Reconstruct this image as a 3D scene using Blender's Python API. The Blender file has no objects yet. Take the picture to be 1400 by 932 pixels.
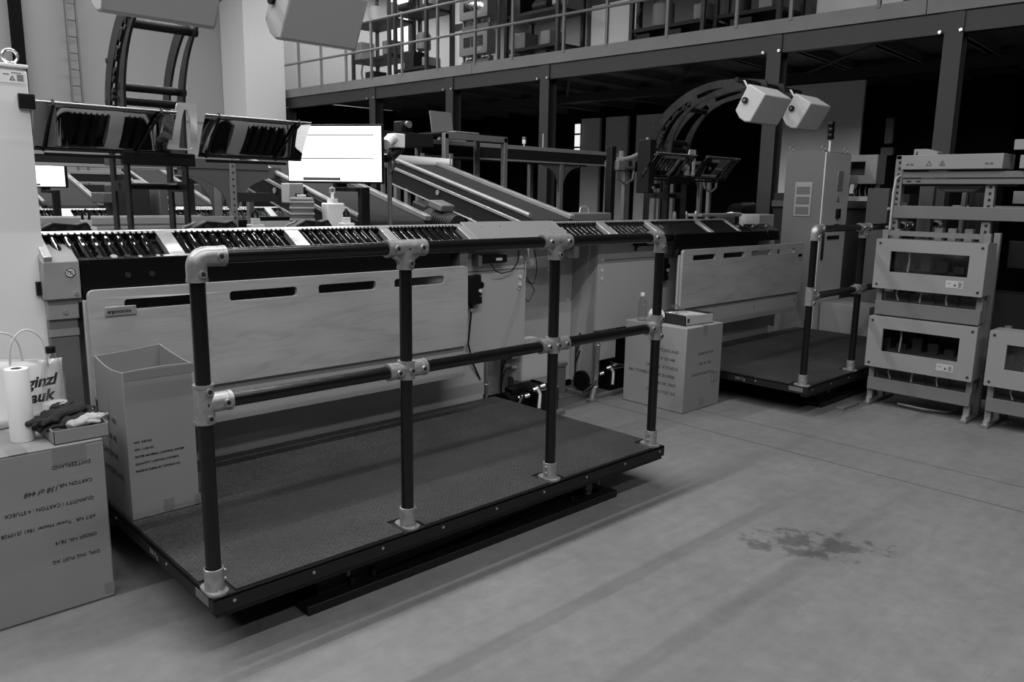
import bpy, math, random
from mathutils import Vector, Matrix, geometry
random.seed(7)
PI = math.pi
SC = bpy.context.scene
COL = SC.collection

# ------------------------------------------------------------------ materials
def lin(s):
    s = s / 255.0
    return s / 12.92 if s <= 0.04045 else ((s + 0.055) / 1.055) ** 2.4

def mat(name, g, rough=0.5, metal=0.0, noise=0.0, nscale=8.0, bump=0.0, bscale=60.0, spec=0.5, emit=None, stretch=None, coat=0.0):
    m = bpy.data.materials.new(name); m.use_nodes = True
    nt = m.node_tree; b = nt.nodes['Principled BSDF']
    v = lin(g)
    b.inputs['Base Color'].default_value = (v, v, v, 1)
    b.inputs['Roughness'].default_value = rough
    b.inputs['Metallic'].default_value = metal
    b.inputs['Specular IOR Level'].default_value = spec
    b.inputs['Coat Weight'].default_value = coat
    if emit is not None:
        b.inputs['Emission Color'].default_value = (1, 1, 1, 1)
        b.inputs['Emission Strength'].default_value = emit
    if noise or bump:
        tc = nt.nodes.new('ShaderNodeTexCoord')
        mp = nt.nodes.new('ShaderNodeMapping')
        if stretch: mp.inputs['Scale'].default_value = stretch
        nt.links.new(tc.outputs['Object'], mp.inputs['Vector'])
    if noise:
        n = nt.nodes.new('ShaderNodeTexNoise'); n.inputs['Scale'].default_value = nscale
        n.inputs['Detail'].default_value = 5
        nt.links.new(mp.outputs['Vector'], n.inputs['Vector'])
        r = nt.nodes.new('ShaderNodeMapRange')
        r.inputs['From Min'].default_value = 0.3; r.inputs['From Max'].default_value = 0.7
        r.inputs['To Min'].default_value = v * (1 - noise); r.inputs['To Max'].default_value = v * (1 + noise)
        nt.links.new(n.outputs['Fac'], r.inputs['Value'])
        nt.links.new(r.outputs['Result'], b.inputs['Base Color'])
    if bump:
        n2 = nt.nodes.new('ShaderNodeTexNoise'); n2.inputs['Scale'].default_value = bscale
        nt.links.new(mp.outputs['Vector'], n2.inputs['Vector'])
        bp = nt.nodes.new('ShaderNodeBump'); bp.inputs['Strength'].default_value = bump
        bp.inputs['Distance'].default_value = 0.002
        nt.links.new(n2.outputs['Fac'], bp.inputs['Height'])
        nt.links.new(bp.outputs['Normal'], b.inputs['Normal'])
    return m

M = {}
M['tube'] = mat('black_tube_paint', 15, 0.24, spec=0.35)
M['galv'] = mat('galvanised_iron', 150, 0.38, 0.6, noise=0.2, nscale=40, bump=0.2)
M['screw'] = mat('bright_screw', 225, 0.25, 0.9)
M['dark_hole'] = mat('dark_socket', 10, 0.7)
M['rim'] = mat('black_steel_rim', 26, 0.55, noise=0.1, spec=0.25)
M['base_black'] = mat('black_base_steel', 22, 0.6, spec=0.25)
M['roller'] = mat('black_roller', 20, 0.07, 0.0, spec=0.7)
M['alu'] = mat('brushed_aluminium', 205, 0.38, 0.75, noise=0.06, nscale=6)
M['alu_dull'] = mat('dull_aluminium', 150, 0.5, 0.4, noise=0.06)
M['black'] = mat('black_plastic', 14, 0.45, spec=0.3)
M['black_gloss'] = mat('black_gloss_sheet', 10, 0.3, spec=0.25)
M['panel'] = mat('grey_machine_panel', 176, 0.5, noise=0.03, nscale=2)
M['panel_dark'] = mat('darker_grey_machine_panel', 158, 0.5, noise=0.03, nscale=2)
M['cab'] = mat('pale_grey_cabinet_paint', 190, 0.5, noise=0.015, nscale=2)
M['cab_white'] = mat('white_cabinet_paint', 220, 0.5, noise=0.01, nscale=2)
M['rack_grey'] = mat('grey_rack_paint', 126, 0.5, noise=0.015, nscale=2)
M['rack_dim'] = mat('grey_trough_paint', 98, 0.5, noise=0.02, nscale=2)
M['bright_metal'] = mat('bright_metal', 235, 0.3, 0.6)
M['end_grey'] = mat('grey_end_box_paint', 138, 0.5)
M['panel_shaded'] = mat('shaded_panel_paint', 118, 0.5)  # panel paint darkened so the upward-facing cover looks less lit
M['label_dull'] = mat('dull_label', 165, 0.6)
M['hood'] = mat('grey_hood_paint', 172, 0.55)
M['sheet'] = mat('grey_sheet_metal', 165, 0.5, noise=0.03)
M['carton'] = mat('cardboard', 130, 0.8, noise=0.04, nscale=5, bump=0.05)
M['tape'] = mat('brown_tape', 118, 0.35)
M['ink'] = mat('printing_ink', 20, 0.7)
M['white'] = mat('white_paper', 196, 0.7)
M['paper_roll'] = mat('paper_towel', 226, 0.9, bump=0.3, bscale=120)
M['screen'] = mat('lit_screen', 240, 0.4, emit=1.6)
M['screen_grey'] = mat('screen_grey_line', 120, 0.4, emit=0.25)
M['screen_dark'] = mat('screen_dark_bar', 60, 0.4, emit=0.05)
M['belt'] = mat('dark_conveyor_belt', 48, 0.85, noise=0.05, nscale=3, spec=0.15)
M['beam'] = mat('dark_side_beam', 30, 0.6, spec=0.2)
M['mezz'] = mat('mezzanine_grey_steel', 118, 0.55, noise=0.08, nscale=3)
M['mezz_dark'] = mat('mezzanine_dark_steel', 48, 0.55)
M['wall'] = mat('painted_wall', 150, 0.8, noise=0.02, nscale=0.6)
M['pillar'] = mat('white_pillar_paint', 208, 0.8)
M['wall_dim'] = mat('grey_wall', 120, 0.85, noise=0.06, nscale=0.8)
M['wall_black'] = mat('black_wall_and_shade', 18, 0.9, spec=0.1)
M['wpanel'] = mat('light_wall_panel', 225, 0.8, noise=0.05, nscale=1.2)
M['cloth_dark'] = mat('dark_glove_fabric', 30, 0.9, bump=0.5, bscale=200)
M['cloth_light'] = mat('pale_glove_fabric', 170, 0.9, bump=0.5, bscale=200)
M['label'] = mat('pale_label', 205, 0.5)
M['label_dark'] = mat('dark_label_print', 70, 0.5)
M['plate_grey'] = mat('nameplate', 92, 0.5)
M['whiteplastic'] = mat('white_plastic', 222, 0.4)
M['glassy'] = mat('dark_window_glass', 26, 0.08, spec=0.6)
M['steel_arm'] = mat('grey_arm_steel', 66, 0.34, 0.9, noise=0.3, nscale=9)
M['cable'] = mat('black_cable', 16, 0.5)
M['cable_light'] = mat('pale_cable', 170, 0.5)
M['machine_dark'] = mat('dark_machine_parts', 38, 0.55, spec=0.25)
M['gusset_grey'] = mat('dull_dark_grey_steel', 78, 0.6, spec=0.2)
M['machine_mid'] = mat('grey_machine_parts', 110, 0.5, 0.2)
M['rackpost'] = mat('perforated_post', 122, 0.5, 0.4)
M['mirror'] = mat('mirror_sheet', 128, 0.03, 1.0)

def clear_plastic():
    m = bpy.data.materials.new('clear_plastic'); m.use_nodes = True
    nt = m.node_tree; nt.nodes.clear()
    o = nt.nodes.new('ShaderNodeOutputMaterial'); mx = nt.nodes.new('ShaderNodeMixShader')
    t = nt.nodes.new('ShaderNodeBsdfTransparent'); t.inputs[0].default_value = (.93, .93, .93, 1)
    g = nt.nodes.new('ShaderNodeBsdfGlossy'); g.inputs['Roughness'].default_value = 0.06
    fr = nt.nodes.new('ShaderNodeLayerWeight'); fr.inputs[0].default_value = 0.25
    ad = nt.nodes.new('ShaderNodeMath'); ad.operation = 'MULTIPLY_ADD'; ad.inputs[1].default_value = 0.6; ad.inputs[2].default_value = 0.05
    nt.links.new(fr.outputs['Facing'], ad.inputs[0]); nt.links.new(ad.outputs[0], mx.inputs[0])
    nt.links.new(t.outputs[0], mx.inputs[1]); nt.links.new(g.outputs[0], mx.inputs[2]); nt.links.new(mx.outputs[0], o.inputs[0])
    return m
M['clear'] = clear_plastic()

def floor_mat():
    m = bpy.data.materials.new('polished_concrete'); m.use_nodes = True
    nt = m.node_tree; N = nt.nodes; L = nt.links; b = N['Principled BSDF']
    tc = N.new('ShaderNodeTexCoord')
    def noise(scale, detail=6, rough=0.6, st=None):
        n = N.new('ShaderNodeTexNoise'); n.inputs['Scale'].default_value = scale; n.inputs['Detail'].default_value = detail
        n.inputs['Roughness'].default_value = rough
        if st:
            mp = N.new('ShaderNodeMapping'); mp.inputs['Scale'].default_value = st[0]; mp.inputs['Rotation'].default_value = (0, 0, st[1])
            L.new(tc.outputs['Object'], mp.inputs['Vector']); L.new(mp.outputs['Vector'], n.inputs['Vector'])
        else: L.new(tc.outputs['Object'], n.inputs['Vector'])
        return n
    def mrange(sock, a, c, lo, hi):
        r = N.new('ShaderNodeMapRange'); r.inputs['From Min'].default_value = a; r.inputs['From Max'].default_value = c
        r.inputs['To Min'].default_value = lo; r.inputs['To Max'].default_value = hi; L.new(sock, r.inputs['Value']); return r.outputs['Result']
    def math_(op, a, c):
        q = N.new('ShaderNodeMath'); q.operation = op
        for i, s in ((0, a), (1, c)):
            if isinstance(s, (int, float)): q.inputs[i].default_value = s
            else: L.new(s, q.inputs[i])
        return q.outputs[0]
    base = mrange(noise(1.3).outputs['Fac'], 0.3, 0.7, 0.86, 1.12)
    fine = mrange(noise(14, 8, .7).outputs['Fac'], 0.3, 0.7, 0.87, 1.10)
    streak = mrange(noise(5, 6, .65, ((0.5, 3.5, 1), 0.6)).outputs['Fac'], 0.32, 0.68, 0.93, 1.06)
    v = math_('MULTIPLY', math_('MULTIPLY', base, fine), streak)
    # small scuffs
    sc = mrange(noise(9, 3, .5, ((1, 5, 1), -0.4)).outputs['Fac'], 0.73, 0.76, 1.0, 0.8)
    v = math_('MULTIPLY', v, sc)
    for sc_, st_, an_, th in ((5.5, (.35, 9, 1), .9, .70), (7.0, (.3, 8, 1), 2.3, .71), (4.0, (.5, 14, 1), -.2, .72), (16, (1, 3, 1), .4, .70)):
        v = math_('MULTIPLY', v, mrange(noise(sc_, 3, .55, (st_, an_)).outputs['Fac'], th, th + .035, 1.0, .8))
    blot = mrange(noise(2.6, 8, .72).outputs['Fac'], .56, .68, 1.0, .88)
    v = math_('MULTIPLY', v, blot)
    # stain patch in front of the platform, and saw-cut joints, both in floor metres
    sep = N.new('ShaderNodeSeparateXYZ'); L.new(tc.outputs['Object'], sep.inputs[0])
    dx = math_('SUBTRACT', sep.outputs[0], 2.33); dy = math_('SUBTRACT', sep.outputs[1], -0.95)
    a = -0.75
    u = math_('ADD', math_('MULTIPLY', dx, math.cos(a)), math_('MULTIPLY', dy, math.sin(a)))
    w = math_('SUBTRACT', math_('MULTIPLY', dy, math.cos(a)), math_('MULTIPLY', dx, math.sin(a)))
    r2 = math_('ADD', math_('MULTIPLY', math_('MULTIPLY', u, u), 5.5), math_('MULTIPLY', math_('MULTIPLY', w, w), 22.0))
    fall = math_('SUBTRACT', 1.0, r2); fall = math_('MAXIMUM', fall, -1.0)
    st = math_('ADD', math_('MULTIPLY', fall, 0.26), noise(11, 6, .66).outputs['Fac'])
    stm = mrange(st, 0.64, 0.74, 1.0, 0.55)
    v = math_('MULTIPLY', v, stm)
    for jx, wd in ((3.50, 0.004), (3.905, 0.0035)):
        d = math_('ABSOLUTE', math_('SUBTRACT', sep.outputs[0], jx), 0)
        v = math_('MULTIPLY', v, mrange(d, wd, wd + 0.003, 0.45, 1.0))
    col = math_('MULTIPLY', v, lin(108))
    L.new(col, b.inputs['Base Color'])
    L.new(mrange(noise(6).outputs['Fac'], .3, .7, 0.42, 0.6), b.inputs['Roughness'])
    b.inputs['Specular IOR Level'].default_value = 0.35
    return m
M['floor'] = floor_mat()

def tread_mat():
    m = bpy.data.materials.new('studded_rubber_mat'); m.use_nodes = True
    nt = m.node_tree; N = nt.nodes; L = nt.links; b = N['Principled BSDF']
    tc = N.new('ShaderNodeTexCoord')
    mp = N.new('ShaderNodeMapping'); mp.inputs['Rotation'].default_value = (0, 0, PI / 4)
    L.new(tc.outputs['Object'], mp.inputs['Vector'])
    vo = N.new('ShaderNodeTexVoronoi'); vo.inputs['Scale'].default_value = 62; vo.inputs['Randomness'].default_value = 0.12
    L.new(mp.outputs['Vector'], vo.inputs['Vector'])
    n = N.new('ShaderNodeTexNoise'); n.inputs['Scale'].default_value = 3.5; n.inputs['Detail'].default_value = 6
    L.new(tc.outputs['Object'], n.inputs['Vector'])
    r1 = N.new('ShaderNodeMapRange'); r1.inputs['From Min'].default_value = .1; r1.inputs['From Max'].default_value = .65
    r1.inputs['To Min'].default_value = 1.25; r1.inputs['To Max'].default_value = .7; L.new(vo.outputs['Distance'], r1.inputs['Value'])
    r2 = N.new('ShaderNodeMapRange'); r2.inputs['From Min'].default_value = .3; r2.inputs['From Max'].default_value = .7
    r2.inputs['To Min'].default_value = lin(42); r2.inputs['To Max'].default_value = lin(53); L.new(n.outputs['Fac'], r2.inputs['Value'])
    n3 = N.new('ShaderNodeTexNoise'); n3.inputs['Scale'].default_value = 150; n3.inputs['Detail'].default_value = 3
    L.new(tc.outputs['Object'], n3.inputs['Vector'])
    r3 = N.new('ShaderNodeMapRange'); r3.inputs['From Min'].default_value = .35; r3.inputs['From Max'].default_value = .7
    r3.inputs['To Min'].default_value = .6; r3.inputs['To Max'].default_value = 1.75; L.new(n3.outputs['Fac'], r3.inputs['Value'])
    m0 = N.new('ShaderNodeMath'); m0.operation = 'MULTIPLY'; L.new(r1.outputs[0], m0.inputs[0]); L.new(r3.outputs[0], m0.inputs[1]); r1 = m0
    mu = N.new('ShaderNodeMath'); mu.operation = 'MULTIPLY'; L.new(r1.outputs[0], mu.inputs[0]); L.new(r2.outputs[0], mu.inputs[1])
    L.new(mu.outputs[0], b.inputs['Base Color'])
    bp = N.new('ShaderNodeBump'); bp.inputs['Strength'].default_value = .8; bp.inputs['Distance'].default_value = .003; bp.invert = True
    L.new(vo.outputs['Distance'], bp.inputs['Height']); L.new(bp.outputs['Normal'], b.inputs['Normal'])
    b.inputs['Roughness'].default_value = .6; b.inputs['Specular IOR Level'].default_value = 0.25
    return m
M['tread'] = tread_mat()

def wood_mat():
    m = bpy.data.materials.new('beech_board'); m.use_nodes = True
    nt = m.node_tree; N = nt.nodes; L = nt.links; b = N['Principled BSDF']
    tc = N.new('ShaderNodeTexCoord')
    def nz(sc, st, dist=0, det=4):
        mp = N.new('ShaderNodeMapping'); mp.inputs['Scale'].default_value = st
        L.new(tc.outputs['Object'], mp.inputs['Vector'])
        n = N.new('ShaderNodeTexNoise'); n.inputs['Scale'].default_value = sc; n.inputs['Detail'].default_value = det; n.inputs['Distortion'].default_value = dist
        L.new(mp.outputs['Vector'], n.inputs['Vector']); return n.outputs['Fac']
    base = nz(1.6, (0.45, 1, 3.6), .5)
    wv = N.new('ShaderNodeMath'); wv.operation = 'MULTIPLY'; wv.inputs[1].default_value = 46; L.new(base, wv.inputs[0])
    sn = N.new('ShaderNodeMath'); sn.operation = 'SINE'; L.new(wv.outputs[0], sn.inputs[0])
    pw = N.new('ShaderNodeMapRange'); pw.inputs['From Min'].default_value = .55; pw.inputs['From Max'].default_value = 1.0
    pw.inputs['To Min'].default_value = 1.0; pw.inputs['To Max'].default_value = .90; L.new(sn.outputs[0], pw.inputs['Value'])
    br = N.new('ShaderNodeMapRange'); br.inputs['From Min'].default_value = .3; br.inputs['From Max'].default_value = .7
    br.inputs['To Min'].default_value = lin(150); br.inputs['To Max'].default_value = lin(172); L.new(nz(2.5, (.6, 1, 2.5)), br.inputs['Value'])
    gr = N.new('ShaderNodeMapRange'); gr.inputs['From Min'].default_value = .3; gr.inputs['From Max'].default_value = .7
    gr.inputs['To Min'].default_value = .95; gr.inputs['To Max'].default_value = 1.05; L.new(nz(10, (.5, 1, 22)), gr.inputs['Value'])
    m1 = N.new('ShaderNodeMath'); m1.operation = 'MULTIPLY'; L.new(pw.outputs[0], m1.inputs[0]); L.new(br.outputs[0], m1.inputs[1])
    m2 = N.new('ShaderNodeMath'); m2.operation = 'MULTIPLY'; L.new(m1.outputs[0], m2.inputs[0]); L.new(gr.outputs[0], m2.inputs[1])
    L.new(m2.outputs[0], b.inputs['Base Color']); b.inputs['Roughness'].default_value = .45
    return m
M['wood'] = wood_mat()

# ------------------------------------------------------------------ mesh builder
def rot3(axis, ang): return Matrix.Rotation(ang, 3, axis)

class B:
    def __init__(s): s.v = []; s.f = []
    def add(s, vs, fs):
        o = len(s.v); s.v += [Vector(p) for p in vs]; s.f += [tuple(i + o for i in f) for f in fs]; return s
    def box(s, x0, x1, y0, y1, z0, z1):
        return s.add([(x, y, z) for x in (x0, x1) for y in (y0, y1) for z in (z0, z1)],
                     [(0, 1, 3, 2), (4, 6, 7, 5), (0, 4, 5, 1), (2, 3, 7, 6), (0, 2, 6, 4), (1, 5, 7, 3)])
    def obox(s, c, size, R):
        h = [k / 2 for k in size]; c = Vector(c)
        return s.add([c + R @ Vector((x * h[0], y * h[1], z * h[2])) for x in (-1, 1) for y in (-1, 1) for z in (-1, 1)],
                     [(0, 1, 3, 2), (4, 6, 7, 5), (0, 4, 5, 1), (2, 3, 7, 6), (0, 2, 6, 4), (1, 5, 7, 3)])
    def cyl(s, p0, p1, r, n=16, r1=None):
        p0 = Vector(p0); p1 = Vector(p1); d = (p1 - p0).normalized()
        a = d.orthogonal().normalized(); b = d.cross(a); r1 = r if r1 is None else r1
        vs = []; fs = []
        for k in range(n):
            t = 2 * PI * k / n; w = a * math.cos(t) + b * math.sin(t)
            vs += [p0 + w * r, p1 + w * r1]
        for k in range(n):
            j = (k + 1) % n; fs.append((2 * k, 2 * j, 2 * j + 1, 2 * k + 1))
        fs.append(tuple(2 * k for k in range(n))[::-1]); fs.append(tuple(2 * k + 1 for k in range(n)))
        return s.add(vs, fs)
    def tube(s, pts, r, n=10, closed=False):
        P = [Vector(p) for p in pts]; m = len(P); vs = []; fs = []
        a = None
        for i in range(m):
            if closed: d = (P[(i + 1) % m] - P[i - 1]).normalized()
            else: d = (P[min(i + 1, m - 1)] - P[max(i - 1, 0)]).normalized()
            if a is None: a = d.orthogonal().normalized()
            a = (a - d * a.dot(d)).normalized(); b = d.cross(a)
            for k in range(n):
                t = 2 * PI * k / n; vs.append(P[i] + (a * math.cos(t) + b * math.sin(t)) * r)
        for i in range(m if closed else m - 1):
            i2 = (i + 1) % m
            for k in range(n):
                k2 = (k + 1) % n; fs.append((i * n + k, i * n + k2, i2 * n + k2, i2 * n + k))
        if not closed:
            fs.append(tuple(range(n))[::-1]); fs.append(tuple((m - 1) * n + k for k in range(n)))
        return s.add(vs, fs)
    def prism(s, pts, axis, a0, a1, holes=()):
        def P(p, a):
            return {'X': (a, p[0], p[1]), 'Y': (p[0], a, p[1]), 'Z': (p[0], p[1], a)}[axis]
        loops = [list(pts)] + [list(h) for h in holes]
        flat = [q for l in loops for q in l]; n = len(flat)
        vs = [P(q, a0) for q in flat] + [P(q, a1) for q in flat]; fs = []
        if holes:
            tri = geometry.tessellate_polygon([[Vector((q[0], q[1], 0)) for q in l] for l in loops])
            for t in tri: fs.append(tuple(t)); fs.append(tuple(i + n for i in t)[::-1])
        else:
            fs.append(tuple(range(n))); fs.append(tuple(range(2 * n - 1, n - 1, -1)))
        o = 0
        for l in loops:
            k = len(l)
            for i in range(k):
                j = (i + 1) % k; fs.append((o + i, o + j, o + j + n, o + i + n))
            o += k
        return s.add(vs, fs)
    def lathe(s, prof, c, n=24):
        c = Vector(c); vs = []; fs = []; m = len(prof)
        for r, z in prof:
            for k in range(n):
                t = 2 * PI * k / n; vs.append(c + Vector((r * math.cos(t), r * math.sin(t), z)))
        for i in range(m - 1):
            for k in range(n):
                k2 = (k + 1) % n; fs.append((i * n + k, i * n + k2, (i + 1) * n + k2, (i + 1) * n + k))
        fs.append(tuple(range(n))[::-1]); fs.append(tuple((m - 1) * n + k for k in range(n)))
        return s.add(vs, fs)
    def torus(s, c, R, r, axis, n=20, k=8):
        c = Vector(c); ax = Vector(axis).normalized(); a = ax.orthogonal().normalized(); b = ax.cross(a)
        return s.tube([c + (a * math.cos(2 * PI * i / n) + b * math.sin(2 * PI * i / n)) * R for i in range(n)], r, k, True)
    def grid(s, P):
        r = len(P); c = len(P[0]); vs = [p for row in P for p in row]; fs = []
        for i in range(r - 1):
            for j in range(c - 1): fs.append((i * c + j, i * c + j + 1, (i + 1) * c + j + 1, (i + 1) * c + j))
        return s.add(vs, fs)
    def build(s, name, m, parent=None, bevel=0.0, smooth=True, local=False, solid=0.0, sub=0, ang=35):
        me = bpy.data.meshes.new(name)
        off = Vector((0, 0, 0)) if local else wloc(parent)
        me.from_pydata([p - off for p in s.v], [], s.f); me.update()
        bm_fix(me)
        if smooth:
            me.polygons.foreach_set('use_smooth', [True] * len(me.polygons))
            me.set_sharp_from_angle(angle=math.radians(ang))
        me.materials.append(M[m] if isinstance(m, str) else m)
        o = bpy.data.objects.new(name, me); COL.objects.link(o)
        if parent: o.parent = parent
        if solid:
            md = o.modifiers.new('thickness', 'SOLIDIFY'); md.thickness = solid
        if bevel:
            md = o.modifiers.new('edge', 'BEVEL'); md.width = bevel; md.segments = 2; md.limit_method = 'ANGLE'; md.angle_limit = math.radians(40)
        if sub:
            md = o.modifiers.new('smooth', 'SUBSURF'); md.levels = sub; md.render_levels = sub
        return o

import bmesh
def bm_fix(me):
    bm = bmesh.new(); bm.from_mesh(me); bmesh.ops.recalc_face_normals(bm, faces=bm.faces); bm.to_mesh(me); bm.free()

def wloc(o):
    v = Vector((0, 0, 0))
    while o: v += o.location; o = o.parent
    return v

def tag(o, label, cat, group=None, kind=None):
    if label: o['label'] = label
    if cat: o['category'] = cat
    if group: o['group'] = group
    if kind: o['kind'] = kind
    return o

def thing(name, label, cat, loc=(0, 0, 0), group=None):
    o = bpy.data.objects.new(name, None); COL.objects.link(o); o.location = loc; o.empty_display_size = .1
    return tag(o, label, cat, group)

def struct(b, name, m, label=None, **k):
    o = b.build(name, m, **k); o['kind'] = 'structure'
    if label: o['label'] = label
    return o

KIDS = {}
def copy_tree(o, loc=None, label=None, parent=None):
    c = o.copy(); COL.objects.link(c)
    if parent: c.parent = parent
    if loc is not None: c.location = loc
    if label: c['label'] = label
    for ch in [x for x in bpy.data.objects if x.parent == o]: copy_tree(ch, parent=c)
    return c

def text(body, size, origin, xd, yd, m, parent, name='printed_text', thick=0.0004, shear=0, align='LEFT', lift=0.0006, bold=0.0):
    cu = bpy.data.curves.new('txt', 'FONT'); cu.body = body; cu.size = size; cu.extrude = thick / 2; cu.shear = shear; cu.align_x = align
    cu.resolution_u = 3; cu.offset = bold
    t = bpy.data.objects.new('txt', cu); COL.objects.link(t)
    bpy.context.view_layer.update()
    me = bpy.data.meshes.new_from_object(t.evaluated_get(bpy.context.evaluated_depsgraph_get()))
    bpy.data.objects.remove(t); bpy.data.curves.remove(cu)
    xd = Vector(xd).normalized(); yd = Vector(yd).normalized(); zd = xd.cross(yd)
    R = Matrix((xd, yd, zd)).transposed().to_4x4()
    off = wloc(parent)
    me.transform(Matrix.Translation(Vector(origin) + zd * lift - off) @ R)
    me.materials.clear(); me.materials.append(M[m] if isinstance(m, str) else m)
    me.name = name
    o = bpy.data.objects.new(name, me); COL.objects.link(o); o.parent = parent
    return o
EXPOSURE = 0.25
STRIPS = [(3.70, -6, 3.3, 310), (.68, -6, 3.3, 320), (-2.9, -6, 3.3, 260), (-6.2, -6, 3.3, 210), (7.0, -7, 4.5, 250), (10.4, -7, 12, 470), (13.4, -7, 5.0, 100), (13.0, 8, 14, 170)]  # outermost front row and the back rows are added to brighten faces and walls
# ------------------------------------------------------------------ camera, light
yaw, pit, rol = 0.8103, 0.1833, 0.0155
CAM = Vector((-0.9679, -2.4313, 1.5329))
fw = Vector((math.cos(pit) * math.cos(yaw), math.cos(pit) * math.sin(yaw), -math.sin(pit)))
rt = Vector((math.sin(yaw), -math.cos(yaw), 0)); up = rt.cross(fw)
r2 = rt * math.cos(rol) + up * math.sin(rol); u2 = -rt * math.sin(rol) + up * math.cos(rol)
cd = bpy.data.cameras.new('camera'); cam = bpy.data.objects.new('camera', cd); COL.objects.link(cam)
cam.matrix_world = Matrix.Translation(CAM) @ Matrix((r2, u2, -fw)).transposed().to_4x4()
cd.sensor_width = 36; cd.lens = 1080.24 / 1400 * 36; cd.clip_end = 100
SC.camera = cam
SC.view_settings.view_transform = 'Standard'; SC.view_settings.look = 'None'
SC.view_settings.gamma = 1; SC.view_settings.use_curve_mapping = False
SC.view_settings.exposure = EXPOSURE
SC.cycles.use_denoising = True
w = bpy.data.worlds.new('hall_air'); SC.world = w; w.use_nodes = True
w.node_tree.nodes['Background'].inputs[0].default_value = (1, 1, 1, 1)
w.node_tree.nodes['Background'].inputs[1].default_value = 0.025

def strip(name, x0, x1, y, z, power, wd=0.09):
    l = bpy.data.lights.new(name, 'AREA'); l.shape = 'RECTANGLE'; l.size = x1 - x0; l.size_y = wd; l.energy = power
    l.spread = PI
    o = bpy.data.objects.new(name, l); COL.objects.link(o); o.location = ((x0 + x1) / 2, y, z); return o
for y, x0, x1, pw in STRIPS: strip('ceiling_and_fill_strip', x0, x1, y, 6.2, pw)

# ------------------------------------------------------------------ room
struct(B().box(-7, 17, -7, 18, -0.1, 0), 'floor', 'floor', 'grey polished concrete floor with scuffs and two sawn joints', smooth=False)
struct(B().box(-7, 17, 14.5, 14.7, 0, 8), 'wall_back', 'wall', smooth=False)
struct(B().box(15.5, 15.7, -7, 14.5, 0, 8), 'wall_right', 'wall_dim', smooth=False)
struct(B().box(7.7, 15.5, 13.75, 13.85, 0, 3.45), 'wall_end_shade', 'wall_black', smooth=False)  # black sheet added for the darkness under the mezzanine end
struct(B().box(6.55, 7.42, 13.4, 14.49, 0, 8), 'wall_pillar', 'pillar', 'broad white pillar beside the end of the mezzanine', bevel=.01)
# panel joints of the back wall
b = B()
for z in (2.9, 5.4): b.box(-7, 6.5, 14.485, 14.5, z, z + .03)
struct(b, 'trim_1', 'wall_dim', smooth=False)
struct(B().box(2.70, 2.87, 14.3, 14.5, 0, 8), 'trim_2', 'wall_black', 'dark vertical duct on the back wall')
# fixed ladder on the wall
ld = thing('wall_ladder', 'slim grey fixed ladder running up the pale back wall', 'ladder', (3.66, 14.3, 0))
for x in (3.575, 3.75):
    B().box(x - .014, x + .014, 14.28, 14.34, .3, 7.5).build('stile', 'machine_mid', ld, smooth=False)
for k in range(24):
    B().cyl((3.575, 14.31, .5 + .29 * k), (3.75, 14.31, .5 + .29 * k), .014, 8).build('rung', 'machine_mid', ld)

# ------------------------------------------------------------------ lift platform with tube railing
HP = 0.23; ZT = HP + 1.1; ZM = HP + .634; RT = .0242; RF = .0315
PX = [0, .786, 1.603, 2.382]

def rounded(pts, r, n=5):
    out = []; k = len(pts)
    for i in range(k):
        p = Vector(pts[i]); a = (Vector(pts[i - 1]) - p); c = (Vector(pts[(i + 1) % k]) - p)
        rr = min(r, a.length / 2.01, c.length / 2.01)
        a = p + a.normalized() * rr; c = p + c.normalized() * rr
        for j in range(n + 1):
            t = j / n; q = a * (1 - t) ** 2 + p * 2 * t * (1 - t) + c * t * t; out.append((q.x, q.y))
    return out

def screw_set(par, pts, d=(0, -1, 0)):
    d = Vector(d)
    for p in pts:
        p = Vector(p)
        s = B().cyl(p - d * .012, p + d * .007, .0145, 16, .012).build('set_screw', 'galv', par)
        B().cyl(p + d * .003, p + d * .0078, .0078, 6).build('socket', 'dark_hole', par)

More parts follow.
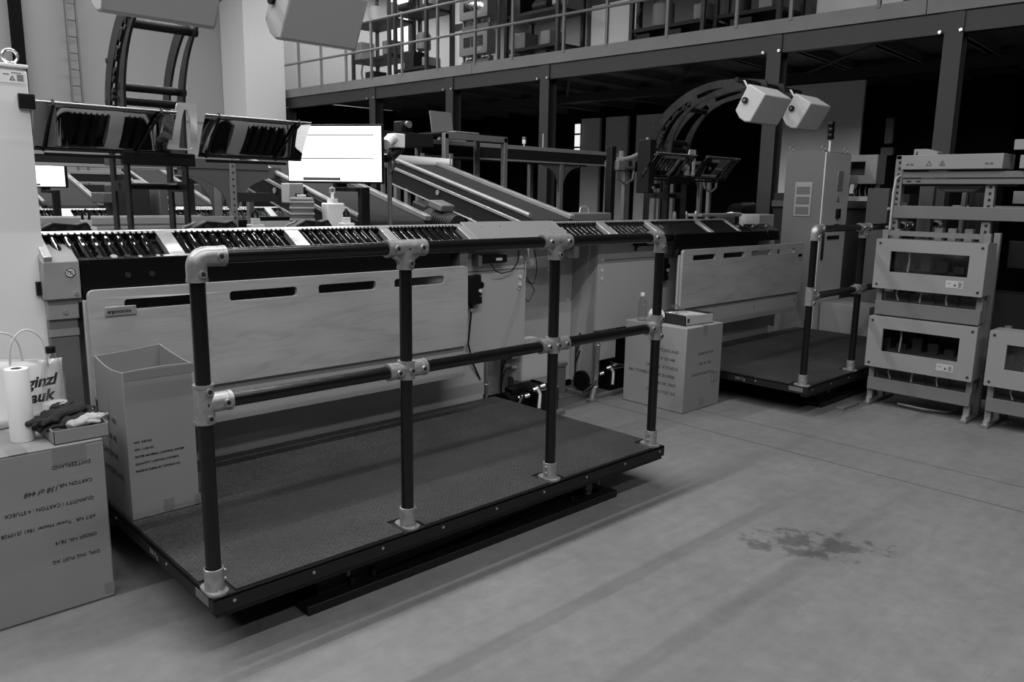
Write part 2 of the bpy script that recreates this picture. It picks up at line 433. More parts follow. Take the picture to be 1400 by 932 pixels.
def make_platform(label, written):
    root = thing('lift_platform', label, 'platform', (1.2, .62, 0))
    # deck tray
    b = B().box(-.03, 2.43, -.058, 1.30, .214, .2235)
    b.box(-.03, 2.43, -.058, -.05, .168, .2235).box(-.03, 2.43, 1.292, 1.30, .168, .2235)
    b.box(-.03, -.022, -.05, 1.292, .168, .2235).box(2.422, 2.43, -.05, 1.292, .168, .2235)
    b.box(-.02, 2.42, -.05, .0, .150, .170)
    b.build('deck_tray', 'rim', root, bevel=.002)
    for k in range(9):
        x = .04 + k * .2935
        B().lathe([(.0075, 0), (.006, .002), (.003, .003)], (0, 0, 0), 10)
        B().cyl((x, -.058, .199), (x, -.0605, .199), .0058, 10).build('rim_bolt', 'alu_dull', root)
    for y in (.35, .9):
        B().cyl((-.03, y, .199), (-.0325, y, .199), .0055, 10).build('rim_bolt', 'alu_dull', root)
    # studded mat with notches at the sockets
    out = [(-.022, -.046)]
    for i, x in enumerate(PX):
        w0, w1 = x - .052, x + .052
        if i == 0: out = [(w1, -.046)] ; start = True
        elif i == 3: out += [(w0, -.046), (w0, .075), (2.420, .075)]
        else: out += [(w0, -.046), (w0, .075), (w1, .075), (w1, -.046)]
    out += [(2.420, 1.29), (-.020, 1.29), (-.020, .085), (PX[0] + .052, .085)]
    B().prism(out, 'Z', .2236, .2305).build('deck_mat', 'tread', root, smooth=False)
    for i, x in enumerate(PX):
        B().cyl((x, 0, .236), (x, 0, ZT if i in () else ZT - .02), RT, 20).build('post', 'tube', root)
        sx = 1 if i < 2 else -1
        fl = [(x + .034 * math.cos(t) , .032 + .03 * math.sin(t)) for t in [PI * k / 8 for k in range(9)]] + \
             [(x - .034 * math.cos(t), -.028 - .026 * math.sin(t)) for t in [PI * k / 8 for k in range(9)]]
        bb = B().prism(fl, 'Z', .2237, .2325)
        bb.lathe([(.0335, .2325), (.0318, .238), (.0318, .305), (.0275, .3065), (.0275, .30)], (x, 0, 0), 24)
        sk = bb.build('base_socket', 'galv', root, ang=40)
        for yy in (.046, -.042):
            B().cyl((x, yy, .232), (x, yy, .2375), .008, 8).build('bolt', 'screw', sk)
        for zz in (.258, .288):
            B().cyl((x + sx * .026, -.004, zz), (x + sx * .0375, -.006, zz), .0085, 10, .006).build('set_screw', 'galv', sk)
    for i in range(3):
        a, c = PX[i] + .05, PX[i + 1] - .05
        B().cyl((a, 0, ZT), (c, 0, ZT), RT, 20).build('top_rail', 'tube', root)
        B().cyl((a, 0, ZM), (c, 0, ZM), RT, 20).build('middle_rail', 'tube', root)
    def collar(bb, p0, p1): bb.cyl(p0, p1, RF + .0015, 20)
    for x, s in ((PX[0], 1), (PX[3], -1)):
        arc = [(x + s * (.03 - .03 * math.cos(t)), 0, ZT - .03 + .03 * math.sin(t)) for t in [PI / 2 * k / 6 for k in range(7)]]
        bb = B().tube([(x, 0, ZT - .075)] + arc + [(x + s * .088, 0, ZT)], RF, 20)
        collar(bb, (x, 0, ZT - .078), (x, 0, ZT - .066)); collar(bb, (x + s * .078, 0, ZT), (x + s * .09, 0, ZT))
        f = bb.build('elbow_fitting', 'galv', root, ang=50)
        screw_set(f, [(x + .006 * s, -RF, ZT - .052), (x + s * .066, -RF, ZT)])
    for x in PX[1:3]:
        bb = B().cyl((x - .085, 0, ZT), (x + .085, 0, ZT), RF, 20).cyl((x, 0, ZT), (x, 0, ZT - .078), RF, 20)
        bb.tube([(x - .055, 0, ZT - .02), (x - .03, 0, ZT - .036), (x - .012, 0, ZT - .062)], .016, 10)
        bb.tube([(x + .055, 0, ZT - .02), (x + .03, 0, ZT - .036), (x + .012, 0, ZT - .062)], .016, 10)
        collar(bb, (x - .087, 0, ZT), (x - .076, 0, ZT)); collar(bb, (x + .076, 0, ZT), (x + .087, 0, ZT)); collar(bb, (x, 0, ZT - .08), (x, 0, ZT - .07))
        f = bb.build('tee_fitting', 'galv', root, ang=50)
        screw_set(f, [(x - .055, -RF, ZT), (x + .06, -RF, ZT), (x + .004, -RF, ZT - .056)])
    for x, s in ((PX[0], 1), (PX[3], -1)):
        bb = B().cyl((x, 0, ZM - .062), (x, 0, ZM + .062), RF, 20).cyl((x, 0, ZM), (x + s * .085, 0, ZM), RF, 20)
        collar(bb, (x, 0, ZM - .064), (x, 0, ZM - .055)); collar(bb, (x, 0, ZM + .055), (x, 0, ZM + .064)); collar(bb, (x + s * .074, 0, ZM), (x + s * .087, 0, ZM))
        f = bb.build('tee_fitting', 'galv', root, ang=50)
        screw_set(f, [(x + .006, -RF, ZM + .044), (x + .006, -RF, ZM - .044), (x + s * .064, -RF, ZM)])
    for x in PX[1:3]:
        bb = B().cyl((x - .085, 0, ZM), (x + .085, 0, ZM), RF, 20).cyl((x, 0, ZM - .036), (x, 0, ZM + .036), RF + .002, 20)
        collar(bb, (x - .087, 0, ZM), (x - .074, 0, ZM)); collar(bb, (x + .074, 0, ZM), (x + .087, 0, ZM))
        f = bb.build('cross_fitting', 'galv', root, ang=50)
        screw_set(f, [(x - .052, -RF, ZM - .002), (x + .004, -RF - .002, ZM), (x + .062, -RF, ZM)])
    # under-frame: base, scissor legs, cylinder
    fx0, fx1, fy0, fy1 = .337, 2.114, .0, 1.2
    b = B()
    for y in (fy0, fy1 - .06): b.box(fx0, fx1, y, y + .06, .0, .036)
    for x in (fx0, 1.2, fx1 - .06): b.box(x, x + .06, fy0 + .06, fy1 - .06, .0, .03)
    b.box(fx0 + .2, fx0 + .215, .03, .06, .036, .075).box(fx0 + .3, fx0 + .315, .03, .06, .036, .075)
    b.box(fx1 - .315, fx1 - .3, .03, .06, .036, .075).box(fx1 - .215, fx1 - .2, .03, .06, .036, .075)
    b.build('base_frame', 'base_black', root, bevel=.002)
    for y in (.09, 1.08):
        for s in (1, -1):
            bb = B().obox((1.22, y + .02 * s, .098), (1.62, .03, .06), rot3('Y', s * .045))
            bb.build('scissor_leg', 'base_black', root)
    for x in (.48, 1.96):
        B().cyl((x, .06, .062), (x, .12, .062), .028, 16).build('guide_roller', 'machine_mid', root)
        B().cyl((x + .06, .05, .075), (x + .06, .05, .15), .008, 8).build('stop_screw', 'machine_mid', root)
    B().cyl((.8, .6, .07), (1.7, .6, .12), .035, 16).build('hydraulic_cylinder', 'machine_mid', root)
    # plate and painted writing on the left end
    B().box(-.0318, -.030, -.02, .085, .183, .214).build('name_plate', 'plate_grey', root, smooth=False)
    b = B()
    for k in range(5): b.box(-.0322, -.0317, -.012 + k * .011, -.006 + k * .011, .19, .207)
    b.build('plate_print', 'plate_grey', root, smooth=False)
    text(written, .03, (-.03, .52, .185), (0, -1, 0), (0, 0, 1), 'alu_dull', root, 'painted_text')
    return root

D2 = Vector((4.32, .115, 0))
plat = make_platform('black lift platform with tube railing in the foreground, open carton standing on it', '500 Kg')
plat2 = copy_tree(plat, plat.location + D2, 'second lift platform behind the floor-standing carton, next to the window boxes')
# ------------------------------------------------------------------ tilted roller tables
TA = math.radians(29); SS = Vector((0, math.cos(TA), math.sin(TA))); NN = Vector((0, -math.sin(TA), math.cos(TA)))
Y0, Z0, LR = 1.17, 1.248, .176
def roller_table(name, label, x0, x1, plates, sections, dy=0, controls=False, endbox=False, skirt=(None, None), bright=()):
    root = thing(name, label, 'conveyor', (x0, Y0 + dy, 0))
    O = Vector((0, Y0 + dy, Z0))
    def P(x, s, n): return O + Vector((x, 0, 0)) + SS * s + NN * n
    def slab(b, xa, xb, s0, s1, n0, n1):
        vs = [P(x, s, n) for x in (xa, xb) for s in (s0, s1) for n in (n0, n1)]
        return b.add(vs, [(0, 1, 3, 2), (4, 6, 7, 5), (0, 4, 5, 1), (2, 3, 7, 6), (0, 2, 6, 4), (1, 5, 7, 3)])
    slab(B(), x0, x1, -.004, LR + .02, -.07, -.043).build('bed_plate', 'black', root, smooth=False)
    b = slab(B(), x0, x1, LR, LR + .026, -.045, .006)
    b.build('back_rail', 'alu', root, bevel=.002)
    # notches and pin heads of the back rail
    b = slab(B(), x0, x1, LR - .001, LR + .001, -.03, .0); n = int((x1 - x0) / .025)
    for k in range(n):
        x = x0 + .0125 + k * .025
        if any(a - .01 < x < c + .01 for a, c in plates): continue
        slab(b, x - .0045, x + .0045, LR - .002, LR + .008, -.004, .0085)
    b.build('pin_heads', 'black', root, smooth=False)
    b = slab(B(), x0, x1, -.02, -.001, -.05, .002); b.build('front_lip', 'black', root, bevel=.002)
    pitch = .0525
    x = x0 + .05
    while x < x1 - .02:
        if not any(a - .015 < x < c + .015 for a, c in plates):
            B().cyl(P(x, .002, -.0205), P(x, LR - .002, -.0205), .0195, 20).build('roller', 'roller', root)
        x += pitch
    for i, (a, c) in enumerate(plates):
        p = slab(B(), a, c, -.006, LR + .012, -.03, .004).build('cross_plate', 'alu', root, bevel=.002)
    for xa, xb in sections:
        # black skirt below the lip
        B().box(xa, xb, Y0 + dy - .028, Y0 + dy - .012, 1.06, 1.243).build('skirt', 'black_gloss', root, bevel=.003)
    for k, xs in enumerate(((sections[0][0] + .18, sections[0][0] + .28) if controls else ())):
        B().cyl((xs, Y0 - .028, 1.17), (xs, Y0 - .034, 1.17), .012, 14).build('skirt_plug', 'machine_dark', root)
    if controls:
        for xs, m, r in ((.06, 'machine_dark', .013), (.115, 'alu', .014), (.17, 'machine_dark', .013)):
            B().cyl(P(xs, -.010, -.01), P(xs, -.010, .009), r, 18).build('push_button', m, root)
        for xs in (.215, .29):
            slab(B(), xs, xs + .015, -.018, -.003, 0, .005).build('indicator', 'alu', root, bevel=.001)
        slab(B(), .235, .285, -.018, -.003, 0, .004).build('display', 'black_gloss', root, bevel=.001)
        slab(B(), .32, .44, -.019, -.002, 0, .003).build('lip_plate', 'alu', root, bevel=.001)
    # side brackets down to the machine
    for xs in (x0 + .1, x1 - .12):
        B().box(xs, xs + .05, Y0 + dy + .02, Y0 + dy + .14, 1.10, 1.23).build('bracket', 'machine_mid', root)
    if endbox:
        X0, X1 = -.16, -.026
        b = B().prism([(1.138, 1.085), (1.30, 1.085), (1.30, 1.30), (1.21, 1.272), (1.138, 1.238)], 'X', X0, X1)
        eb = b.build('end_box', 'end_grey', root, bevel=.004)
        B().cyl((-.062, 1.139, 1.193), (-.062, 1.1365, 1.193), .0205, 24).build('sign_disc', 'label', eb)
        bb = B().torus((-.062, 1.1362, 1.193), .0185, .0017, (0, 1, 0), 28, 6)
        bb.obox((-.062, 1.1362, 1.193), (.036, .0015, .003), rot3('Y', PI / 4))
        bb.torus((-.066, 1.1362, 1.192), .007, .001, (0, 1, 0), 14, 5)
        bb.tube([(-.062, 1.1362, 1.196), (-.056, 1.1362, 1.199), (-.052, 1.1362, 1.193), (-.056, 1.1362, 1.187)], .001, 5)
        bb.build('prohibition_sign', 'ink', eb)
        B().cyl((-.045, 1.138, 1.105), (-.045, 1.133, 1.105), .008, 10).build('screw', 'screw', eb)
        slab(B(), -.155, -.123, -.03, LR + .02, -.03, .03).build('end_plate', 'alu', root, bevel=.003)
    return root
rt1 = roller_table('roller_conveyor', 'tilted black roller conveyor with pale cross plates above the longer front wooden board', -.122, 2.16,
                   [(.352, .420), (.985, 1.062), (1.56, 1.62), (2.125, 2.19)], [(-.02, 1.93)], controls=True, endbox=True)
rt2 = roller_table('roller_conveyor', 'tilted black roller conveyor beyond the grey sloped cover, above the far wooden board', 3.07, 5.30,
                   [(3.05, 3.10), (3.55, 3.64), (4.13, 4.20), (4.84, 4.90), (5.29, 5.33)], [(4.30, 5.6)], dy=.11)

# sloped cover between the two roller tables
def slope_prism(b, xa, xb, s0, s1, n0, n1, dy):
    O = Vector((0, Y0 + dy, Z0)); vs = [O + Vector((x, 0, 0)) + SS * s + NN * n for x in (xa, xb) for s in (s0, s1) for n in (n0, n1)]
    return b.add(vs, [(0, 1, 3, 2), (4, 6, 7, 5), (0, 4, 5, 1), (2, 3, 7, 6), (0, 2, 6, 4), (1, 5, 7, 3)])
cov = thing('sloped_cover', 'plain grey sloped machine cover between the two roller conveyors', 'machine cover', (2.6, 1.2, 0))
slope_prism(B(), 2.20, 2.99, -.012, .215, -.05, .012, .03).build('cover_plate', 'panel_shaded', cov, bevel=.006)
slope_prism(B(), 2.995, 3.045, -.03, .2, -.05, .016, .06).build('edge_strip', 'alu', cov, bevel=.003)
for x, s in ((2.32, .15), (2.48, .15), (2.9, .1), (2.88, .04)):
    O = Vector((x, Y0 + .03, Z0)) + SS * s
    B().cyl(O + NN * .01, O + NN * .0155, .006, 10).build('screw', 'screw', cov)

# ------------------------------------------------------------------ machine cabinets below
def cabinet(label, poly, y, side=None):
    root = thing('machine_cabinet', label, 'machine cabinet', (poly[0][0], y, 0))
    return root
mc1 = cabinet('grey machine cabinet behind the front wooden board, with open electrics bay at lower right', [(0, 0)], 1.315)
B().prism([(-.1, 0), (2.346, 0), (2.346, .53), (2.715, .53), (2.715, 1.2), (-.1, 1.2)], 'Y', 1.315, 1.345).build('front_panel', 'panel', mc1, bevel=.003)
B().box(2.18, 2.70, 1.3135, 1.3155, 1.052, 1.056).build('panel_joint', 'machine_dark', mc1, smooth=False)
B().box(1.9, 2.14, 1.309, 1.316, 1.06, 1.185).build('hatch', 'panel_dark', mc1, bevel=.002)
B().box(2.05, 2.2, 1.306, 1.315, 1.12, 1.19).build('connector_plate', 'label', mc1, bevel=.002)
B().box(2.685, 2.715, 1.345, 2.2, .53, 1.2).build('end_panel', 'panel_dark', mc1, smooth=False)
B().box(2.345, 2.36, 1.345, 2.2, .0, .53).box(2.36, 2.685, 1.80, 1.815, 0, .53).build('bay_shade', 'black', mc1, smooth=False)  # black sheets put in for the darkness inside the bay
B().box(-.1, 2.345, 2.2, 2.23, 0, 1.2).build('rear_panel', 'panel_dark', mc1, smooth=False)
for z in (1.19, 1.13, 1.0, .95):
    B().cyl((2.66, 1.315, z), (2.66, 1.307, z), .012, 10).build('screw', 'whiteplastic', mc1)
for z in (1.17, .925):
    t_ = B().torus((2.648, 1.312, z), .013, .003, (0, 1, 0), 14, 6); t_.build('cable_ring', 'alu', mc1)

mc2 = cabinet('grey machine cabinet right of the recess, rising behind the carton on the floor', [(3.58, 0)], 1.425)
B().prism([(3.58, .52), (4.05, .52), (4.05, 0), (6.2, 0), (6.2, 1.2), (3.58, 1.2)], 'Y', 1.425, 1.455).build('front_panel', 'panel', mc2, bevel=.003)
B().box(3.58, 3.61, 1.455, 1.7, .1, 1.2).build('end_panel', 'panel_dark', mc2, smooth=False)
B().box(3.62, 4.6, 1.4235, 1.4255, 1.052, 1.056).build('panel_joint', 'machine_dark', mc2, smooth=False)
B().box(4.05, 4.06, 1.455, 2.1, 0, .52).box(3.62, 4.05, 1.85, 1.865, 0, .52).build('bay_shade', 'black', mc2, smooth=False)  # black sheets stand for the shade deep in this bay
B().box(3.62, 6.2, 2.1, 2.13, 0, 1.2).build('rear_panel', 'panel_dark', mc2, smooth=False)
for x, z in ((3.64, 1.18), (3.625, 1.06), (3.625, .98), (3.625, .92)):
    B().cyl((x, 1.425, z), (x, 1.417, z), .012, 10).build('screw', 'whiteplastic', mc2)

rec = thing('machine_infill', 'darker grey recessed infill panels between the two machine cabinets', 'machine cabinet', (3.1, 1.72, 0))
B().box(2.73, 3.36, 1.70, 1.73, .1, 1.23).build('panel', 'panel', rec, bevel=.002)
B().box(3.365, 3.578, 1.68, 1.71, .1, 1.23).build('panel', 'panel', rec, bevel=.002)
B().box(2.73, 3.578, 1.74, 1.76, 0, .1).build('plinth', 'black', rec, smooth=False)
for x, y, z in ((3.32, 1.70, .98), (3.40, 1.68, .86), (3.53, 1.68, .74), (3.54, 1.68, 1.18)):
    B().cyl((x, y, z), (x, y - .008, z), .013, 12, .010).build('screw', 'whiteplastic', rec)
ft = B().box(3.36, 3.47, 1.62, 1.63, 0.0, .24).box(3.33, 3.50, 1.55, 1.67, 0, .012).box(3.35, 3.48, 1.61, 1.64, .235, .262)
f_ = ft.build('levelling_foot', 'machine_mid', rec, bevel=.002)
for x in (3.385, 3.415, 3.445): B().cyl((x, 1.615, .262), (x, 1.615, .285), .011, 10).build('bolt', 'screw', f_)
for x in (3.37, 3.46): B().cyl((x, 1.57, .012), (x, 1.57, .02), .012, 10).build('bolt', 'screw', f_)
# angled bracket with slot below the second roller table
br = B().obox((3.20, 1.36, 1.165), (.15, .03, .045), rot3('Y', .65)); br.build('angled_bracket', 'alu', rec, bevel=.002)

# left end support below the end box
sup = thing('machine_support', 'grey machine end support below the box with the prohibition sign', 'machine frame', (-.08, 1.2, 0))
B().box(-.15, -.04, 1.17, 1.30, 0, 1.0).build('column', 'rack_dim', sup, bevel=.003)
B().box(-.15, -.035, 1.16, 1.31, 1.0, 1.082).build('head_block', 'end_grey', sup, bevel=.003)
B().box(-.15, -.039, 1.165, 1.172, .93, .96).build('nameplate', 'alu_dull', sup, smooth=False)
B().cyl((-.085, 1.16, 1.03), (-.085, 1.154, 1.03), .009, 10).build('screw', 'screw', sup)
B().box(-.04, .05, 1.165, 1.20, 1.066, 1.08).build('shelf_edge', 'alu_dull', sup, smooth=False)

# ------------------------------------------------------------------ wooden boards
def board(label, w, dx, dy, lettering):
    root = thing('wooden_board', label, 'board', (dx + w / 2, 1.12 + dy, 0))
    x0, x1 = dx, dx + w; z0, z1 = .643, 1.118
    outl = rounded([(x0, z0), (x1, z0), (x1, z1), (x0, z1)], .03)
    holes = []
    n = 4; lead = .19; gap = .12; sw = (w - 2 * lead + .06 - gap * (n - 1)) / n
    for k in range(n):
        a = x0 + lead - .05 + k * (sw + gap); holes.append(rounded([(a, z1 - .092), (a + sw, z1 - .092), (a + sw, z1 - .047), (a, z1 - .047)], .016, 4))
    B().prism(outl, 'Y', 1.105 + dy, 1.128 + dy, holes).build('panel', 'wood', root, bevel=.0015, ang=30)
    B().box(x0 - .004 + .03, x1 - .005, 1.131 + dy, 1.137 + dy, .452, .70).build('lower_sheet', 'sheet', root, bevel=.002)
    B().box(x0 - .012, x0 + .006, 1.131 + dy, 1.15 + dy, .452, 1.075).build('edge_strip', 'sheet', root, bevel=.002)
    for xs in (x0 + .3, x1 - .35):
        B().box(xs, xs + .05, 1.137 + dy, 1.3 + dy, .6, .64).build('bracket', 'machine_mid', root)
    for xs in (.4, 1.2, w - .05):
        B().cyl((x0 + xs, 1.131 + dy, .56), (x0 + xs, 1.127 + dy, .56), .006, 8).build('screw', 'machine_dark', root)
    if lettering:
        b = B().box(x0 + .06, x0 + .185, 1.099 + dy, 1.106 + dy, 1.004, 1.045)
        nb = b.build('badge', 'alu_dull', root, bevel=.003)
        text('ergonomics', .02, (x0 + .068, 1.0988 + dy, 1.018), (1, 0, 0), (0, 0, 1), 'ink', nb, 'badge_text', bold=.0006)
    else:
        B().box(x1 - .10, x1 - .03, 1.099 + dy, 1.106 + dy, .985, 1.012).build('badge', 'black', root, bevel=.003)
    return root
board('long wooden board with four slots and a metal badge, behind the near railing', 2.045, -.013, 0, True)
board('far wooden board with four slots and a small black badge, behind the second platform', 2.02, 4.37, .11, False)

# ------------------------------------------------------------------ arm gantry: curved side plates, mirror sheets, hoods
def arc_pts(pts, n=6):
    # Catmull-Rom through points
    out = []; P = [Vector(p) for p in pts]
    for i in range(len(P) - 1):
        a = P[max(i - 1, 0)]; b = P[i]; c = P[i + 1]; d = P[min(i + 2, len(P) - 1)]
        for k in range(n):
            t = k / n
            q = .5 * ((2 * b) + (c - a) * t + (2 * a - 5 * b + 4 * c - d) * t * t + (3 * b - a - 3 * c + d) * t ** 3)
            out.append((q.x, q.y))
    out.append(tuple(P[-1])); return out

def gantry(label):
    root = thing('arm_gantry', label, 'equipment stand', (.45, 1.55, 0))
    outer = [(1.70, .012), (1.70, 1.6), (1.70, 1.90), (1.655, 2.06), (1.56, 2.19), (1.44, 2.29), (1.28, 2.375), (1.08, 2.425), (.85, 2.43), (.62, 2.40)]
    inner = [(.60, 2.33), (.80, 2.35), (.95, 2.325), (1.12, 2.295), (1.255, 2.235), (1.35, 2.145), (1.415, 2.03), (1.44, 1.90), (1.45, 1.6), (1.45, .012)]
    o = arc_pts(outer, 4); i_ = arc_pts(inner, 4)
    s_out = arc_pts([(1.637, 1.80), (1.63, 1.90), (1.60, 2.0), (1.525, 2.12), (1.42, 2.22), (1.30, 2.29)], 4)
    s_in = arc_pts([(1.265, 2.255), (1.36, 2.19), (1.44, 2.10), (1.50, 1.985), (1.525, 1.89), (1.528, 1.80)], 4)
    lo = [(1.645, 1.0), (1.645, 1.52)] + [(1.505, 1.52), (1.505, 1.0)]
    lo2 = [(1.645, 1.57), (1.645, 1.70)] + [(1.505, 1.70), (1.505, 1.57)]
    up_ = arc_pts([(1.22, 2.335), (1.10, 2.365), (.98, 2.375)], 3) + arc_pts([(.98, 2.36), (1.10, 2.335), (1.21, 2.305)], 3)
    for x in (.29, .555):
        B().prism(o + i_, 'X', x, x + .012, [s_out + s_in, lo, lo2, up_]).build('side_plate', 'steel_arm', root, ang=25)
    # chain of sensors and cable along the slot of the left plate
    b = B(); mid = [(.30, y * .5 + y2 * .5, z * .5 + z2 * .5) for (y, z), (y2, z2) in zip(s_out, s_in[::-1])]
    b.tube(mid, .008, 8)
    for k in range(14):
        t = k / 13; j = int(t * (len(s_out) - 1)); y = s_out[j][0] * .6 + s_in[::-1][j][0] * .4; z = s_out[j][1] * .6 + s_in[::-1][j][1] * .4
        b.obox((.30, y, z), (.03, .035, .024), rot3('X', -t * 1.1))
    b.build('cable_chain', 'black', root, bevel=.002)
    for y, z, r in ((1.50, 1.925, .019), (1.485, 1.985, .019), (1.315, 2.235, .021), (1.575, 1.545, .016), (.80, 2.39, .02)):
        B().cyl((.29, y, z), (.587, y, z), r, 12).build('cross_rod', 'black', root)
    B().cyl((-.02, .68, 2.375), (.94, .68, 2.375), .018, 12).build('hood_beam', 'black', root)
    B().box(.28, .60, 1.44, 1.71, 0, .012).build('foot_plate', 'machine_mid', root)
    for y, z in ((1.68, 1.93), (1.63, 2.11), (1.0, 2.40), (.9, 2.395)): B().cyl((.288, y, z), (.294, y, z), .013, 10).build('plate_bolt', 'dark_hole', root)
    # bright pierced bracket on the right plate, in front of the gap in the mirror
    yv = lambda z: 1.465 + (z - 1.73) * -.10
    br_o = rounded([(.455, 1.715), (.60, 1.715), (.605, 1.93), (.515, 1.93)], .012)
    br_h = rounded([(.510, 1.722), (.572, 1.722), (.570, 1.86), (.558, 1.90), (.545, 1.90), (.532, 1.86)], .01)
    B().prism(br_o, 'Y', 1.405, 1.417, [br_h]).build('pierced_bracket', 'bright_metal', root, ang=30)
    # mirror sheets: curved along their height
    top = Vector((0, 1.30, 1.872)); prof = [top.copy()]; a = math.radians(40); p = top.copy(); R = .62; n = 12; ds = .235 / n
    for k in range(n):
        p = p + Vector((0, math.cos(a), -math.sin(a))) * ds; a += ds / R; prof.append(p.copy())
    for xa, xb in ((-.10, .468), (.60, 1.145)):
        rows = [[Vector((x + (q.y - 1.30) * .12 * (1 if x > .5 else 1), q.y, q.z)) for q in prof] for x in (xa, xa * .75 + xb * .25, (xa + xb) / 2, xa * .25 + xb * .75, xb)]
        ms = B().grid(rows).build('mirror_sheet', 'mirror', root, solid=.003)
        e = B().tube([r[0] + Vector((0, -.002, .003)) for r in rows], .0035, 6); e.build('edge_bead', 'alu', ms)
        e = B().tube([r[-1] for r in rows], .006, 8); e.build('bottom_tube', 'black', ms)
        for f0, f1 in ((.12, .06), (.88, .72)):
            pts = []
            for k, q in enumerate(prof):
                t = k / n; x = xa + (xb - xa) * (f0 * (1 - t) + f1 * t) ; pts.append((x + (q.y - 1.30) * .12, q.y - .010, q.z - .008))
            pts = [(pts[0][0], pts[0][1] + .015, pts[0][2] + .02)] + pts
            B().tube(pts, .006, 8).build('strap', 'black', ms)
        B().box(xa + .06, xb - .06, 1.455, 1.475, 1.665, 1.68).build('carrier_bar', 'black', ms, bevel=.003)
    B().box(.27, .60, 1.44, 1.48, 1.64, 1.70).build('carrier', 'black', root, bevel=.004)
    return root
g1 = gantry('curved double plate arm holding mirror sheets over the near roller conveyor')

def hood(label, x0, w, group):
    root = thing('light_hood', label, 'light hood', (x0 + w / 2, .6, 2.2), group)
    prof = [(.68, 2.205), (.585, 2.385), (.445, 2.30), (.55, 2.115), (.60, 2.12), (.645, 2.15)]
    b = B(); n = len(prof)
    vs = []
    for (xx, sc) in ((x0, 0), (x0 + w, 0)):
        for (y, z) in prof:
            fl = .02 if y < .56 and xx > x0 else 0
            vs.append((xx - fl, y, z))
    b.add(vs, [tuple(range(n)), tuple(range(2 * n - 1, n - 1, -1))] + [(i, (i + 1) % n, (i + 1) % n + n, i + n) for i in range(n)])
    sh = b.build('shell', 'hood', root, bevel=.008, ang=30)
    B().cyl((x0 - .016, .60, 2.27), (x0 + .002, .60, 2.27), .022, 16).build('pivot', 'black', root)
    B().cyl((x0 - .02, .60, 2.27), (x0 - .015, .60, 2.27), .008, 10).build('pivot_screw', 'screw', root)
    B().tube([(x0 + .05, .62, 2.37), (x0 + .04, .64, 2.41), (x0 + .07, .67, 2.42), (x0 + .1, .66, 2.39), (x0 + .1, .63, 2.372)], .007, 8).build('handle', 'label', root)
    B().box(x0 + .1, x0 + .2, .625, .70, 2.33, 2.37).build('mount', 'black', root)
    return root
h1 = hood('big grey light hood at the top left of the photo, cut by the frame', -.05, .41, 'light hoods on the curved arms')
h2 = hood('big grey light hood above the lit monitor, cut by the frame top', .60, .36, 'light hoods on the curved arms')
D2h = D2 + Vector((0, 0, -.045))
g2 = copy_tree(g1, g1.location + D2, 'far curved double plate arm, dark, in front of the mezzanine column')
h3 = copy_tree(h1, h1.location + D2h + Vector((.04, 0, 0)), 'smaller-looking grey light hood at the end of the far curved arm, left of its pair')
h4 = copy_tree(h2, h2.location + D2h + Vector((.08, 0, 0)), 'grey light hood beside the far column, right of its pair above the tall cabinet')
# ------------------------------------------------------------------ cartons
def carton(label, x0, x1, y0, y1, z0, z1):
    root = thing('cardboard_carton', label, 'carton', ((x0 + x1) / 2, (y0 + y1) / 2, z0))
    return root
# near left carton, writing upside down on its front
c = carton('large closed carton with upside-down printing at the left edge, carrying a bag and gloves', -.68, -.13, .63, 1.165, 0, .625)
b = B().box(-.68, -.13, .63, 1.165, 0.001, .62)
b.build('box', 'carton', c, bevel=.006)
B().box(-.679, -.405, .63, 1.165, .6205, .6245).build('top_flap', 'carton', c, bevel=.001)
B().box(-.402, -.131, .63, 1.165, .6205, .6245).build('top_flap', 'carton', c, bevel=.001)
B().box(-.43, -.37, .628, 1.167, .6246, .6252).build('tape', 'tape', c, smooth=False)
B().box(-.30, -.19, .6285, .6295, .56, .622).build('tape', 'tape', c, smooth=False)
B().box(-.165, -.132, .6285, .6295, .02, .06).build('tape', 'tape', c, smooth=False)
for k, (tx, off) in enumerate((('DIPL. ING FUST AG', 0), ('ORDER NR. 7819', .01), ('ART NR.  Tower Heater 1861 (510928', .01), ('QUANTITY / CARTON : 4 STUECK', .012), ('CARTON NR.', .012), ('SWITZERLAND', .012))):
    text(tx, .0188, (-.172 - off * .4, .629, .205 + .0705 * k), (-1, 0, 0), (0, 0, -1), 'ink', c)
text('138 of 448', .025, (-.286, .629, .205 + .0705 * 4 - .004), (-1, 0, -.03), (0, 0, -1), 'ink', c, 'handwriting', shear=.35)

# open carton on the platform
x0, x1, y0, y1, z0, z1 = -.012, .255, .748, 1.093, .2325, .835
c = carton('tall open-topped cardboard carton standing on the near lift platform', x0, x1, y0, y1, z0, z1)
t = .006; zb = .858
def edge(pa, pb, za, zz, dip, n=8):
    return [(pa + (pb - pa) * k / n, za + (zz - za) * k / n - dip * math.sin(PI * k / n)) for k in range(n + 1)]
B().prism([(x0, z0), (x1, z0)] + edge(x1, x0, z1 + .004, z1, -.005), 'Y', y0, y0 + t).build('front_wall', 'carton', c, bevel=.001)
B().prism([(x0, z0), (x1, z0)] + edge(x1, x0, zb + .01, zb - .01, .002), 'Y', y1 - t, y1).build('back_wall', 'carton', c, bevel=.001)
B().prism([(y0 + t, z0), (y1 - t, z0)] + edge(y1 - t, y0 + t, zb - .01, z1, .016), 'X', x0, x0 + t).build('side_wall', 'carton', c, bevel=.001)
B().prism([(y0 + t, z0), (y1 - t, z0)] + edge(y1 - t, y0 + t, zb + .01, z1 + .004, .004), 'X', x1 - t, x1).build('side_wall', 'carton', c, bevel=.001)
B().box(x0 + t, x1 - t, y0 + t, y1 - t, z0, z0 + .006).build('bottom', 'carton', c, smooth=False)
